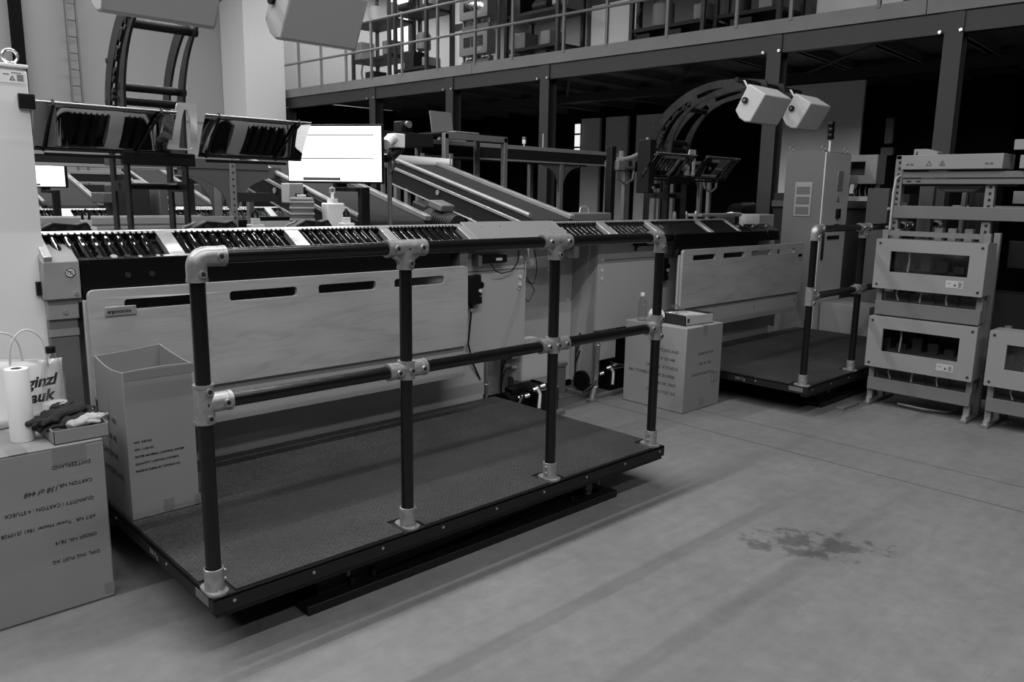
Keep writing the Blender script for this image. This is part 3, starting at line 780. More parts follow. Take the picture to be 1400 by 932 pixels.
B().box(.11, .15, .7465, .7475, .234, .29).build('tape', 'tape', c, smooth=False)
B().box(.235, .261, .7465, .7475, .235, .28).build('tape', 'tape', c, smooth=False)
B().box(-.006, .262, .7465, .7475, .80, .835).build('tape', 'tape', c, smooth=False)
for k, tx in enumerate(('NW:  8.50 KG', 'GW:  11.00 KG', 'NOTES: MATERIAL CONTROL SYSTEM', 'QUANTITY / CARTON: 4 STUECK', 'MADE IN CHINA BY TAIYANG CO')):
    text(tx, .0113, (.012, .7475, .545 - .0295 * k), (1, 0, 0), (0, 0, 1), 'ink', c, bold=.0004)
for k, (yy, ln) in enumerate(((1.06, 'ART NR. 1861'), (1.04, 'ORDER NR.'), (1.07, 'CARTON NR.'), (1.05, 'SWITZERLAND'))):
    text(ln, .034, (x0, yy, .60 - .075 * k), (0, -1, 0), (0, 0, 1), 'ink', c)

# carton on the floor beyond the platform
def floor_carton(label, x0, x1, y0, y1, h):
    c = carton(label, x0, x1, y0, y1, 0, h)
    B().box(x0, x1, y0, y1, .001, h).build('box', 'carton', c, bevel=.006)
    B().box((x0 + x1) / 2 - .03, (x0 + x1) / 2 + .03, y0 - .001, y1 + .001, h, h + .0008).build('tape', 'tape', c, smooth=False)
    B().box((x0 + x1) / 2 - .025, (x0 + x1) / 2 + .025, y0 - .001, y0, h - .07, h).build('tape', 'tape', c, smooth=False)
    B().box((x0 + x1) / 2 - .03, (x0 + x1) / 2 + .03, y0 - .001, y0, .03, .09).build('tape', 'tape', c, smooth=False)
    return c
c = floor_carton('closed cardboard carton on the floor between the platforms, with an open box file on top', 3.705, 4.175, .695, 1.24, .622)
for k, (tx, xx) in enumerate((('ORDER NR. 7819', 3.93), ('ART NR. 1861', 3.95), ('QUANTITY/CARTON: 4', 3.86))):
    text(tx, .027, (xx - .07, .695, .41 - .075 * k), (1, 0, 0), (0, 0, 1), 'ink', c)
B().tube([(4.05, .694, .185), (4.13, .694, .185), (4.13, .694, .255), (4.05, .694, .255)], .0015, 5, True).build('printed_frame', 'ink', c)
B().tube([(4.09, .694, .19), (4.09, .694, .25)], .0015, 5).build('printed_frame', 'ink', c)
for k, (tx, yy) in enumerate((('SWITZERLAND', .96), ('NR. 139 OF 448', .99), ('CARTON : 4 STUECK', 1.04), ('1861 TOWER HEATER (510928)', 1.20), ('ORDER NR. 7819', 1.0), ('DIPL ING FUST AG', 1.02))):
    text(tx, .031, (3.705, yy, .43 - .062 * k), (0, -1, 0), (0, 0, 1), 'ink', c)
floor_carton('dim cardboard carton standing at the far right end behind the second platform', 6.86, 7.55, .72, 1.22, .50)

# ------------------------------------------------------------------ things on the near carton
ZC = .6253
roll = thing('paper_towel_roll', 'tall white paper towel roll standing on the large left carton', 'paper roll', (-.350, .80, ZC))
rb = B()
n = 28; vs = []; fs = []
rb.lathe([(.018, .0), (.0385, .0), (.0395, .004), (.0395, .262), (.038, .266), (.0175, .266), (0.0165, .262), (.018, .03)], (-.350, .80, ZC), 30).build('paper', 'paper_roll', roll)
rb = B().lathe([(.0162, .262), (.0178, .2668), (.016, .2668), (.015, .262)], (-.350, .80, ZC), 24).build('core', 'carton', roll)
B().lathe([(.0155, .2664), (.0156, .2672)], (-.350, .80, ZC), 20).build('core_hole', 'dark_hole', roll)

bag = thing('paper_carrier_bag', 'white carrier bag with black script lettering behind the paper roll', 'bag', (-.40, 1.10, ZC))
def bag_face(y, sgn):
    rows = []
    for i in range(9):
        t = i / 8; z = ZC + .004 + t * .240
        row = []
        for j in range(15):
            u = j / 14; x = -.64 + u * .495 + (.012 * t * (1 if u > .5 else -1))
            bulge = math.sin(PI * u) * (.05 * (1 - t) + .02) + .006 * math.sin(7 * u + 3 * t)
            row.append(Vector((x, y + sgn * bulge - .03 * t * sgn, z + (.012 * math.sin(5 * u) if i == 8 else 0))))
        rows.append(row)
    return rows
fr = bag_face(1.055, -1); bk = bag_face(1.115, 1)
b = B().grid(fr).grid(bk)
for col in (0, -1):
    b.grid([[r[col], (r[col] + q[col]) / 2 + Vector((.012 if col == 0 else -.012, 0, 0)), q[col]] for r, q in zip(fr, bk)])
b.build('paper_body', 'white', bag, solid=.0012, ang=60)
for yy, x_, hh in ((1.06, -.255, .13), (1.105, -.33, .12)):
    B().tube(arc_pts([(x_ - .09, 0), (x_ - .07, hh * .7), (x_, hh), (x_ + .07, hh * .75), (x_ + .09, 0)], 5) and
             [(q[0], yy, ZC + .232 + q[1]) for q in arc_pts([(x_ - .065, -.02), (x_ - .055, hh * .6), (x_ - .005, hh), (x_ + .05, hh * .7), (x_ + .065, -.02)], 5)], .0035, 8).build('handle', 'white', bag)
text('ginzl', .058, (-.292, .958, ZC + .150), (1, .09, .06), (-.03, .12, 1), 'ink', bag, 'lettering', shear=.35, bold=.0022)
text('auk', .058, (-.288, .950, ZC + .094), (1, .09, .06), (-.03, .12, 1), 'ink', bag, 'lettering', shear=.35, bold=.0022)

bot = thing('water_bottle', 'clear empty plastic water bottle with black cap between bag and gloves', 'bottle', (-.205, .935, ZC))
pr = [(.0, .002), (.030, .0), (.041, .006), (.042, .05), (.0405, .06), (.042, .07), (.042, .085), (.0395, .092), (.0425, .10), (.0395, .125), (.0425, .15), (.040, .175), (.034, .205), (.022, .232), (.0145, .245), (.0145, .262)]
pr = [(r, z * 1.13) for r, z in pr]
B().lathe(pr, (-.205, .935, ZC), 24).build('shell', 'clear', bot)
B().lathe([(.0423, .045), (.0426, .047), (.0426, .088), (.0423, .09)], (-.205, .935, ZC), 24).build('label_band', 'label', bot)
B().lathe([(.0165, .284), (.0175, .286), (.0175, .306), (.0165, .3085)], (-.205, .935, ZC), 20).build('cap', 'black', bot)
B().torus((-.205, .935, ZC + .279), .0165, .0025, (0, 0, 1)).build('neck_ring', 'clear', bot)

tr = thing('cardboard_tray', 'small cardboard tray holding gloves on the corner of the left carton', 'tray', (-.19, .74, ZC))
tx0, tx1, ty0, ty1, th = -.285, -.100, .650, .860, .052
B().box(tx0, tx1, ty0, ty1, ZC, ZC + .004).build('base', 'carton', tr, smooth=False)
for n_, a in (('side', (tx0, tx0 + .004, ty0, ty1)), ('side', (tx1 - .004, tx1, ty0, ty1)), ('side', (tx0, tx1, ty0, ty0 + .004)), ('side', (tx0, tx1, ty1 - .004, ty1))):
    B().box(*a, ZC, ZC + th).build(n_, 'carton', tr, bevel=.001)
# gloves
def glove(label, x, y, z, ang, m, sx=1.0, pitch=0.0):
    root = thing('work_glove', label, 'glove', (x, y, z))
    R = rot3('Z', ang) @ rot3('Y', pitch)
    me = bpy.data.meshes.new('glove'); V = []; E = []; Rr = []
    def chain(pts, rad, root_i=None):
        last = root_i
        for p, r in zip(pts, rad):
            V.append(R @ (Vector(p) * sx)); Rr.append(r * sx); i = len(V) - 1
            if last is not None: E.append((last, i))
            last = i
        return last
    chain([(0, 0, .018), (.045, 0, .02), (.075, 0, .02)], [.03, .036, .034])
    for k, (yy, ln) in enumerate(((-.030, .045), (-.011, .058), (.010, .054), (.029, .04))):
        chain([(.09, yy, .02), (.09 + ln * .5, yy * 1.15, .026), (.09 + ln, yy * 1.2, .014)], [.012, .011, .010], 2)
    chain([(.05, -.045, .018), (.075, -.062, .014)], [.013, .011], 1)
    chain([(-.04, 0, .018)], [.032], 0)
    me.from_pydata(V, E, []); me.update()
    o = bpy.data.objects.new('fabric', me); COL.objects.link(o); o.parent = root
    sk = o.modifiers.new('skin', 'SKIN'); 
    for i, sv in enumerate(me.skin_vertices[0].data):
        sv.radius = (Rr[i], Rr[i] * .62); sv.use_root = (i == 0)
    ss = o.modifiers.new('sub', 'SUBSURF'); ss.levels = 2; ss.render_levels = 2
    tx = bpy.data.textures.new('folds', 'CLOUDS'); tx.noise_scale = .035
    dm = o.modifiers.new('folds', 'DISPLACE'); dm.texture = tx; dm.strength = .02 * sx; dm.mid_level = .5
    me.materials.append(M[m]); return root
glove('dark fabric glove lying uppermost in the small tray', -.175, .80, ZC + .062, -2.8, 'cloth_dark', 1.18, .1)
glove('dark glove under the other dark glove, drooping over the left tray edge', -.145, .775, ZC + .032, -3.0, 'cloth_dark', 1.2, .05)
glove('crumpled dark glove at the back corner of the small tray', -.13, .83, ZC + .055, 2.4, 'cloth_dark', .9, -.1)
glove('pale grey glove crumpled at the front of the small tray', -.195, .70, ZC + .038, .35, 'cloth_light', .85, -.1)
md = thing('metal_ring', 'bright metal ring at the right edge of the glove tray', 'ring', (-.112, .80, ZC + .06))
B().torus((-.112, .80, ZC + .064), .012, .004, (1, .3, .2), 16, 6).build('ring', 'screw', md)
md.location.z += 0.0

# ------------------------------------------------------------------ things on the floor carton
ZF = .6235
o = thing('small_bottle', 'small clear bottle with white cap on the floor-standing carton', 'bottle', (3.74, 1.12, ZF))
B().lathe([(.0, .002), (.028, .0), (.033, .005), (.033, .11), (.030, .118), (.033, .126), (.03, .15), (.014, .175), (.013, .19)], (3.74, 1.12, ZF), 20).build('shell', 'clear', o)
B().lathe([(.0155, .184), (.016, .186), (.016, .208), (.0145, .21)], (3.74, 1.12, ZF), 16).build('cap', 'whiteplastic', o)
o = thing('tape_roll', 'white roll of tape standing on edge on the floor-standing carton', 'roll', (3.80, 1.03, ZF))
B().lathe([(.022, -.03), (.052, -.03), (.054, -.027), (.054, .027), (.052, .03), (.022, .03), (.022, -.03)], (0, 0, 0), 28)
b = B().lathe([(.022, -.03), (.052, -.03), (.054, -.027), (.054, .027), (.052, .03), (.022, .03), (.021, .02), (.021, -.02)], (0, 0, 0), 28)
Rr = rot3('Z', -.55) @ rot3('X', PI / 2)
b.v = [Rr @ v + Vector((3.757, 1.00, ZF + .054)) for v in b.v]; b.build('paper', 'paper_roll', o)
b = B().cyl((0, 0, -.0305), (0, 0, .0305), .022, 20); b.v = [Rr @ v + Vector((3.757, 1.00, ZF + .054)) for v in b.v]; b.build('core_hole', 'dark_hole', o)
o = thing('box_file', 'dark open box with white paper end lying on the floor-standing carton', 'box', (3.98, .92, ZF))
bx0, bx1, by0, by1, bh = 3.80, 4.12, .72, 1.0, .075
Rz = rot3('Z', -.10); cc = Vector((3.95, .88, ZF))
b = B().obox((0, 0, .003), (.32, .26, .006), Matrix.Identity(3)); b.obox((-.157, 0, .038), (.006, .26, .075), Matrix.Identity(3))
b.obox((.157, 0, .038), (.006, .26, .075), Matrix.Identity(3)); b.obox((0, .127, .038), (.32, .006, .075), Matrix.Identity(3))
b.v = [Rz @ v + cc for v in b.v]; b.build('case', 'machine_dark', o, bevel=.001)
b = B().obox((.01, -.127, .036), (.30, .006, .066), Matrix.Identity(3)); b.v = [Rz @ v + cc for v in b.v]; b.build('front_wall', 'sheet', o, bevel=.001)
b = B().obox((0.02, .0, .06), (.26, .20, .012), rot3('Y', .05)); b.v = [Rz @ v + cc for v in b.v]; b.build('papers', 'hood', o, bevel=.001)
b = B().obox((-.12, -.131, .036), (.02, .002, .03), Matrix.Identity(3)); b.v = [Rz @ v + cc for v in b.v]; b.build('print', 'ink', o, smooth=False)
o = thing('plastic_wrap', 'crumpled clear wrap lying on the box file', 'wrap', (3.90, .93, ZF + .07))
rows = []
for i in range(12):
    row = []
    for j in range(12):
        u = (i - 5.5) / 5.5; v = (j - 5.5) / 5.5
        row.append(Vector((3.89 + u * .085, .93 + v * .075, ZF + .072 + max(0, .05 * (1 - u * u - v * v)) + random.uniform(0, .016))))
    rows.append(row)
B().grid(rows).build('film', 'clear', o)

# ------------------------------------------------------------------ tall control cabinets
def eye_bolt(b, x, y, z, r=.026, ax=(0, 1, 0)):
    b.cyl((x, y, z), (x, y, z + .014), .014, 12); b.torus((x, y, z + .012 + r), r, .0055, ax, 22, 8); return b
cb = thing('control_cabinet', 'tall pale grey control cabinet at the left edge of the photo', 'cabinet', (-.55, 1.42, 0))
B().box(-.96, -.135, 1.215, 1.62, .1, 1.985).build('body', 'cab_white', cb, bevel=.004)
B().box(-.95, -.145, 1.23, 1.6, 0, .1).build('plinth', 'machine_dark', cb, smooth=False)
B().box(-.965, -.13, 1.20, 1.625, 1.985, 1.998).build('roof', 'cab_white', cb, bevel=.003)
B().box(-.955, -.138, 1.195, 1.213, .11, 1.972).build('door', 'cab_white', cb, bevel=.004)
for z in (1.86, 1.13):
    B().box(-.178, -.122, 1.178, 1.215, z - .028, z + .028).build('hinge', 'black', cb, bevel=.002)
eye_bolt(B(), -.17, 1.29, 1.998).build('eye_bolt', 'screw', cb)
B().cyl((-.352, 1.195, 1.185), (-.352, 1.18, 1.185), .016, 16).build('lock', 'black', cb)
lb = B().box(-.285, -.147, 1.1935, 1.1952, 1.925, 1.972).build('rating_label', 'whiteplastic', cb, smooth=False)
b = B()
for xx, zz, ww in ((-.277, 1.955, .012), (-.277, 1.948, .012), (-.25, 1.965, .02), (-.22, 1.955, .02)): b.box(xx, xx + ww, 1.193, 1.1936, zz, zz + .003)
b.box(-.192, -.158, 1.193, 1.1936, 1.962, 1.9645)
for k in range(5): b.box(-.174, -.152, 1.193, 1.1936, 1.934 + k * .005, 1.937 + k * .005)
b.prism([(-.2, 1.935), (-.18, 1.935), (-.19, 1.953)], 'Y', 1.193, 1.1936, [[(-.1945, 1.938), (-.1855, 1.938), (-.19, 1.947)]])
b.build('label_print', 'label_dark', lb, smooth=False)

fc = thing('control_cabinet', 'tall grey control cabinet with switches and signal tower behind the far board', 'cabinet', (7.05, 1.45, 0))
FX0, FX1, FY0, FY1 = 6.76, 7.34, 1.26, 1.66
B().box(FX0, FX1, FY0, FY1, .1, 2.0).build('body', 'rack_dim', fc, bevel=.004)
B().box(FX0 + .02, FX1 - .02, FY0 + .02, FY1 - .02, 0, .1).build('plinth', 'machine_dark', fc, smooth=False)
B().box(FX0 + .006, FX1 - .004, FY0 - .016, FY0, .11, 1.99).build('door', 'cab', fc, bevel=.003)  # paler than the body: stronger light on the front put into the colour
dn = fc
B().box(FX0 + .05, FX0 + .075, FY0 - .04, FY0 - .016, .93, 1.20).build('door_handle', 'black', dn, bevel=.008)
for x, y in ((FX0 + .03, FY0 + .03), (FX1 - .05, FY0 + .03), (FX0 + .03, FY1 - .03)):
    eye_bolt(B(), x, y, 2.0, .022, (.6, .8, 0)).build('eye_bolt', 'galv', fc)
B().box(FX1 - .29, FX1 - .17, FY0 - .024, FY0 - .016, 1.62, 1.82).build('louvre', 'alu_dull', fc, bevel=.004)
B().prism([(FX1 - .27, 1.51), (FX1 - .2, 1.51), (FX1 - .235, 1.57)], 'Y', FY0 - .018, FY0 - .016, [[(FX1 - .255, 1.52), (FX1 - .215, 1.52), (FX1 - .235, 1.552)]]).build('warning_sign', 'label_dark', fc, smooth=False)
B().box(FX1 - .27, FX1 - .20, FY0 - .045, FY0 - .016, 1.345, 1.44).build('main_switch', 'black', fc, bevel=.006)
B().box(FX1 - .27, FX1 - .19, FY0 - .03, FY0 - .016, 1.245, 1.285).build('socket', 'black', fc, bevel=.003)
for k in range(5):
    x = FX1 - .40 + k * .055
    B().cyl((x, FY0 - .016, 1.15), (x, FY0 - .03, 1.15), .02, 14).build('push_button', 'black', fc)
vb = B().box(FX0 - .006, FX0, FY0 + .10, FY0 + .28, 1.36, 1.70).build('vent_panel', 'alu_dull', fc, bevel=.003)
b = B()
for k in range(3): b.box(FX0 - .009, FX0 - .005, FY0 + .12, FY0 + .26, 1.38 + k * .10, 1.455 + k * .10)
b.build('grille', 'plate_grey', vb, bevel=.001)
st = thing('signal_tower', 'slim signal tower with black stacked lamp on the far tall cabinet', 'signal lamp', (7.19, 1.42, 2.0))
B().cyl((7.19, 1.42, 2.0), (7.19, 1.42, 2.15), .011, 12).cyl((7.19, 1.42, 2.0), (7.19, 1.42, 2.012), .03, 16).build('pole', 'whiteplastic', st)
for k in range(3):
    B().lathe([(.031, 0), (.033, .003), (.033, .055), (.031, .058)], (7.19, 1.42, 2.14 + k * .06), 18).build('lamp_segment', 'black_gloss', st)

# ------------------------------------------------------------------ lit monitor
mo = thing('monitor', 'lit white monitor on a black pole behind the near roller conveyor', 'monitor', (1.55, 1.5, 1.28))
Cm = Vector((1.455, 1.60, 1.743)); xd = Vector((.56, -.83, 0)).normalized(); yd = Vector((0, 0, 1)); zd = xd.cross(yd)
Rm = Matrix((xd, yd, zd)).transposed()
B().obox(Cm - zd * .016, (.582, .327, .028), Rm).build('housing', 'black', mo, bevel=.004)
scn = B().obox(Cm, (.566, .303, .002), Rm).build('screen', 'screen', mo, smooth=False)
for yy in (.105, -.025): B().obox(Cm + zd * .0015 + yd * yy, (.48, .006, .001), Rm).build('screen_line', 'screen_dark', scn, smooth=False)
B().obox(Cm + zd * .0015 - yd * .139 - xd * .10, (.27, .018, .001), Rm).build('task_bar', 'screen_dark', scn, smooth=False)
B().obox(Cm + zd * .0016 - yd * .139 - xd * .215, (.04, .012, .001), Rm).build('start_field', 'screen', scn, smooth=False)
B().box(1.53, 1.59, 1.45, 1.485, 1.0, 1.56).build('pole', 'black', mo, bevel=.004)
B().box(1.50, 1.59, 1.455, 1.70, 1.535, 1.56).box(1.50, 1.57, 1.655, 1.70, 1.56, 1.74).build('mount_arm', 'black', mo, bevel=.004)
B().obox(Cm - zd * .05, (.1, .1, .05), Rm).build('mount', 'black', mo, bevel=.004)
ja = thing('jointed_bracket', 'pale jointed bracket sticking out right of the lit monitor', 'bracket', (1.690, 1.385, 1.3))
B().cyl((1.750, 1.485, .95), (1.750, 1.485, 1.78), .014, 12).build('stand_tube', 'machine_mid', ja)
B().tube([(1.670, 1.405, 1.80), (1.730, 1.445, 1.835), (1.790, 1.485, 1.84)], .03, 12).build('joint', 'whiteplastic', ja)
B().box(1.76, 1.84, 1.45, 1.52, 1.79, 1.87).build('motor_block', 'whiteplastic', ja, bevel=.005)
B().tube([(1.670, 1.405, 1.72), (1.750, 1.445, 1.74), (1.850, 1.505, 1.79)], .022, 12).build('lower_arm', 'black', ja)
B().tube([(1.690, 1.405, 1.76), (1.730, 1.385, 1.69), (1.680, 1.385, 1.64)], .006, 8).build('cable', 'cable', ja)

# ------------------------------------------------------------------ inclined belt conveyors
IA = math.radians(14.5)
def belt(label, x0, w, ys, zs, L, dark=True):
    root = thing('belt_conveyor', label, 'conveyor', (x0 + w / 2, ys, 0))
    O = Vector((0, ys, zs)); S = Vector((0, math.cos(IA), math.sin(IA))); Nn = Vector((0, -math.sin(IA), math.cos(IA)))
    def sl(b, xa, xb, s0, s1, n0, n1):
        vs = [O + Vector((x, 0, 0)) + S * s + Nn * n for x in (xa, xb) for s in (s0, s1) for n in (n0, n1)]
        return b.add(vs, [(0, 1, 3, 2), (4, 6, 7, 5), (0, 4, 5, 1), (2, 3, 7, 6), (0, 2, 6, 4), (1, 5, 7, 3)])
    P = lambda x, s, n: O + Vector((x, 0, 0)) + S * s + Nn * n
    # belt with rounded ends
    prof = [(0, -.03), (L, -.03)] + [(L + .03 * math.sin(t), -.0 + -.03 * math.cos(t)) for t in [PI * k / 8 for k in range(1, 8)]] + [(L, .03), (0, .03)] + [(-.03 * math.sin(t), .03 * math.cos(t)) for t in [PI * k / 8 for k in range(1, 8)]]
    n = len(prof); vs = [P(x, s, q - .03) for x in (x0, x0 + w) for s, q in prof]
    B().add(vs, [tuple(range(n)), tuple(range(2 * n - 1, n - 1, -1))] + [(i, (i + 1) % n, (i + 1) % n + n, i + n) for i in range(n)]).build('belt', 'belt', root, ang=30)
    sl(B(), x0 - .035, x0 - .008, -.02, L + .02, -.17, .0).build('side_beam', 'beam', root, bevel=.002)
    sl(B(), x0 + w + .008, x0 + w + .035, -.02, L + .02, -.12, .0).build('side_beam', 'beam', root, bevel=.002)
    B().cyl(P(x0 - .022, -.01, .028), P(x0 - .022, L, .028), .016, 12).build('guide_tube', 'alu_dull', root)
    sl(B(), x0 - .048, x0 - .036, -.02, L, -.05, -.028).build('edge_strip', 'alu', root, bevel=.002)
    sl(B(), x0 - .045, x0 - .036, -.02, L, -.175, -.165).build('edge_strip', 'alu', root, bevel=.002)
    g = sl(B(), x0 + w + .004, x0 + w + .05, -.02, L, .0, .03).build('guide_rail', 'alu_dull', root, bevel=.003)
    b = sl(B(), x0 + w + .028, x0 + w + .030, .02, L - .02, .0295, .0303)
    for k in range(int(L / .2)): sl(b, x0 + w + .024, x0 + w + .034, .06 + k * .2, .15 + k * .2, .028, .0306)
    b.build('slots', 'dark_hole', g, smooth=False)
    for s in (L * .36, L * .88):
        p = P(x0 - .02, s, -.17)
        B().box(x0 - .04, x0, p.y - .02, p.y + .02, 0, p.z + .01).build('leg', 'rackpost', root, bevel=.002)
        B().box(x0 + w, x0 + w + .04, p.y - .02, p.y + .02, 0, p.z + .03).build('leg', 'rackpost', root, bevel=.002)
    p = P(x0 - .04, L * .62, -.08)
    B().cyl(p, p + Vector((-.008, 0, 0)), .02, 16).build('badge', 'alu', root)
    # end hood
    prof = arc_pts([(-.06, 0), (w * .35, .03), (w + .05, .0)], 5)
    return root
def gear_motor(label, x, y, z):
    root = thing('gear_motor', label, 'motor', (x, y, z))
    R = rot3('X', IA)
    B().cyl((x, y + .16, z), (x, y - .16, z - .05), .075, 20).build('motor_body', 'machine_dark', root, ang=40)
    b = B()
    for k in range(9):
        t = k / 8; b.cyl((x, y + .06 - .2 * t, z - .02 - .035 * t), (x, y + .055 - .2 * t, z - .0205 - .035 * t), .082, 20)
    b.build('cooling_fins', 'black', root)
    B().obox((x, y + .02, z + .085), (.12, .15, .05), R).build('terminal_box', 'machine_mid', root, bevel=.008)
    B().obox((x + .02, y + .24, z + .02), (.15, .16, .17), R).build('gearbox', 'machine_dark', root, bevel=.015)
    B().cyl((x - .075, y + .24, z + .02), (x - .095, y + .24, z + .02), .035, 16).build('output_cap', 'alu_dull', root)
    B().box(x - .02, x + .02, y + .2, y + .26, .0, z - .04).build('support', 'machine_dark', root)
    return root
bt1 = belt('inclined dark belt conveyor running up behind the lit monitor', 1.56, .44, 1.50, 1.372, 1.55)
bt2 = belt('inclined dark belt conveyor rising from the sloped cover, right of the monitor', 2.93, .38, 1.50, 1.368, 1.60)
gear_motor('dark gear motor under the left side of the right inclined belt', 2.60, 2.05, 1.36)
# curved sheet at the top of the right belt
o = thing('deflector_sheet', 'pale curved deflector sheet closing the top of the right inclined belt', 'guide sheet', (3.1, 3.1, 1.7))
pts = arc_pts([(2.86, 3.16), (3.0, 3.20), (3.2, 3.19), (3.36, 3.10), (3.44, 2.98)], 5)
b = B().grid([[Vector((p[0], p[1], 1.735)) for p in pts], [Vector((p[0], p[1], 1.85 - .03 * (k / len(pts)) ** 2)) for k, p in enumerate(pts)]])
b.build('sheet', 'sheet', o, solid=.004)
for p in (pts[0], pts[12], pts[-1]): B().box(p[0] - .015, p[0] + .015, p[1] + .01, p[1] + .03, 0, 1.87).build('post', 'rackpost', o)
# ------------------------------------------------------------------ electrics beside the platforms
def control_box(label, dx, dy):
    o = thing('control_box', label, 'control box', (2.91 + dx, 1.5 + dy, .27))
    X0, X1, Y0_, Y1, Z0_, Z1 = 2.775 + dx, 3.05 + dx, 1.40 + dy, 1.60 + dy, .25, .505
    B().box(X0, X1, Y0_ + .018, Y1, Z0_, Z1).build('body', 'panel_dark', o, bevel=.004)
    B().box(X0 + .004, X1 - .004, Y0_, Y0_ + .017, Z0_ + .003, Z1 - .003).build('door', 'cab', o, bevel=.004)
    B().box(X0 - .01, X1 + .01, Y0_ - .01, Y1, Z1, Z1 + .012).build('rain_cover', 'cab', o, bevel=.003)
    B().prism([(X1 - .11, .485), (X1 - .07, .485), (X1 - .09, .515)], 'Y', Y0_ - .0015, Y0_, [[(X1 - .102, .489), (X1 - .078, .489), (X1 - .09, .507)]]).build('warning_sign', 'ink', o, smooth=False)
    B().box(X0 - .055, X0 - .035, Y1 - .05, Y1 - .02, 0, .56).build('stand_post', 'rackpost', o, bevel=.002)
    for y in (Y0_ + .06, Y0_ + .12):
        for z in (.35, .42, .49):
            B().cyl((X0, y, z), (X0 - .03, y, z), .015, 12).cyl((X0 - .03, y, z), (X0 - .045, y, z), .011, 12).build('cable_gland', 'alu', o)
    for k in range(3):
        z = .35 + .07 * k
        B().tube([(X0 - .045, Y0_ + .06, z), (X0 - .10, Y0_ + .06, z - .01), (X0 - .12, Y0_ + .08, z - .1), (X0 - .10, Y0_ + .1, .15)], .007, 8).build('cable', 'cable', o)
    B().cyl((X0 - .01, Y0_ + .1, .18), (X0 - .01, Y0_ + .1, .27), .02, 12).build('pipe', 'machine_dark', o)
    return o
control_box('pale grey control box with warning triangle, just right of the near platform', 0, 0)
control_box('pale grey control box half hidden behind the carton between the platforms', .90, .12)
def power_unit(label, dx, dy):
    o = thing('hydraulic_power_unit', label, 'power unit', (2.9 + dx, 1.42 + dy, 0))
    B().box(2.60 + dx, 3.07 + dx, 1.25 + dy, 1.60 + dy, 0, .035).build('base_slab', 'machine_mid', o, bevel=.005)
    B().box(2.80 + dx, 3.02 + dx, 1.27 + dy, 1.55 + dy, .035, .20).build('tank', 'black_gloss', o, bevel=.01)
    B().tube([(2.81 + dx, 1.27 + dy, .205), (3.01 + dx, 1.27 + dy, .205), (3.01 + dx, 1.54 + dy, .205)], .006, 8).build('tank_edge', 'machine_mid', o)
    B().cyl((2.62 + dx, 1.42 + dy, .12), (2.80 + dx, 1.42 + dy, .12), .075, 20).build('motor', 'black', o)
    B().box(2.66 + dx, 2.76 + dx, 1.37 + dy, 1.45 + dy, .18, .225).build('terminal_box', 'black', o, bevel=.006)
    for k, (x, y, z) in enumerate(((2.68, 1.33, .165), (2.73, 1.32, .17), (2.79, 1.30, .21), (2.86, 1.30, .22))):
        B().cyl((x + dx, y + dy, z), (x + .03 + dx, y - .015 + dy, z + .01), .015, 12).build('hose_fitting', 'screw', o)
    B().tube([(2.83 + dx, 1.30 + dy, .225), (2.80 + dx, 1.24 + dy, .19), (2.77 + dx, 1.22 + dy, .10)], .012, 10).build('lever', 'alu', o)
    B().tube([(2.70 + dx, 1.33 + dy, .17), (2.66 + dx, 1.27 + dy, .19), (2.60 + dx, 1.26 + dy, .12), (2.52 + dx, 1.30 + dy, .06)], .011, 10).build('hose', 'cable', o)
    return o
power_unit('black hydraulic power unit at the right back corner of the near platform', 0, 0)
power_unit('black hydraulic power unit on a grey slab left of the floor-standing carton', .93, .12)
def conduit(label, pts, r):
    o = thing('cable_conduit', label, 'conduit', pts[-1])
    B().tube(pts, r, 12).build('pipe', 'machine_mid', o)
    for f in (.3, .7):
        i = int(len(pts) * f); p = Vector(pts[i]); B().torus(p, r + .003, .004, (0, 0, 1), 16, 6).build('clip', 'alu', o)
    B().cyl(Vector(pts[-1]), Vector(pts[-1]) + Vector((0, 0, .02)), r * 1.8, 14).build('base_cap', 'machine_mid', o)
    return o
conduit('grey vertical cable conduit beside the near electrics bay', [(2.44, 1.40, .56), (2.42, 1.37, .53), (2.41, 1.36, .48), (2.41, 1.36, .38), (2.41, 1.36, .3), (2.41, 1.36, .2), (2.41, 1.36, .0)], .013)
conduit('grey bent cable conduit in front of the recess, left of the floor-standing carton', [(3.66, 1.50, .50), (3.61, 1.46, .48), (3.575, 1.40, .42), (3.57, 1.40, .33), (3.57, 1.40, .2), (3.55, 1.39, .10), (3.49, 1.36, .03), (3.47, 1.35, .0)], .022)

def pendant(label, x, y, z):
    o = thing('pendant_control', label, 'hand control', (x, y, z))
    R = rot3('Y', -.06)
    B().obox((x, y - .025, z + .09), (.098, .045, .185), R).build('housing', 'black', o, bevel=.008)
    B().cyl((x + .03, y - .047, z + .085), (x + .03, y - .056, z + .085), .012, 16).build('round_key', 'whiteplastic', o)
    B().cyl((x + .032, y - .047, z + .05), (x + .032, y - .051, z + .05), .006, 10).build('small_key', 'machine_mid', o)
    B().cyl((x + .05, y - .025, z + .115), (x + .066, y - .025, z + .115), .022, 14).build('side_button', 'black', o)
    B().cyl((x - .02, y - .025, z), (x - .02, y - .025, z - .025), .016, 12, .012).build('cable_boot', 'black', o)
    B().cyl((x - .02, y - .025, z - .025), (x - .02, y - .025, z - .045), .009, 10).build('cable_nut', 'screw', o)
    B().tube([(x - .02, y - .025, z - .045), (x - .03, y - .025, z - .12), (x - .04, y - .02, z - .25), (x + .0, y - .02, z - .38), (x + .08, y + .0, z - .50)], .006, 8).build('cable', 'cable', o)
    return o
pendant('black hand control with a white round key hanging right of the near wooden board', 2.235, 1.312, .855)
pendant('black hand control hanging left of the far wooden board', 4.36, 1.42, .86)

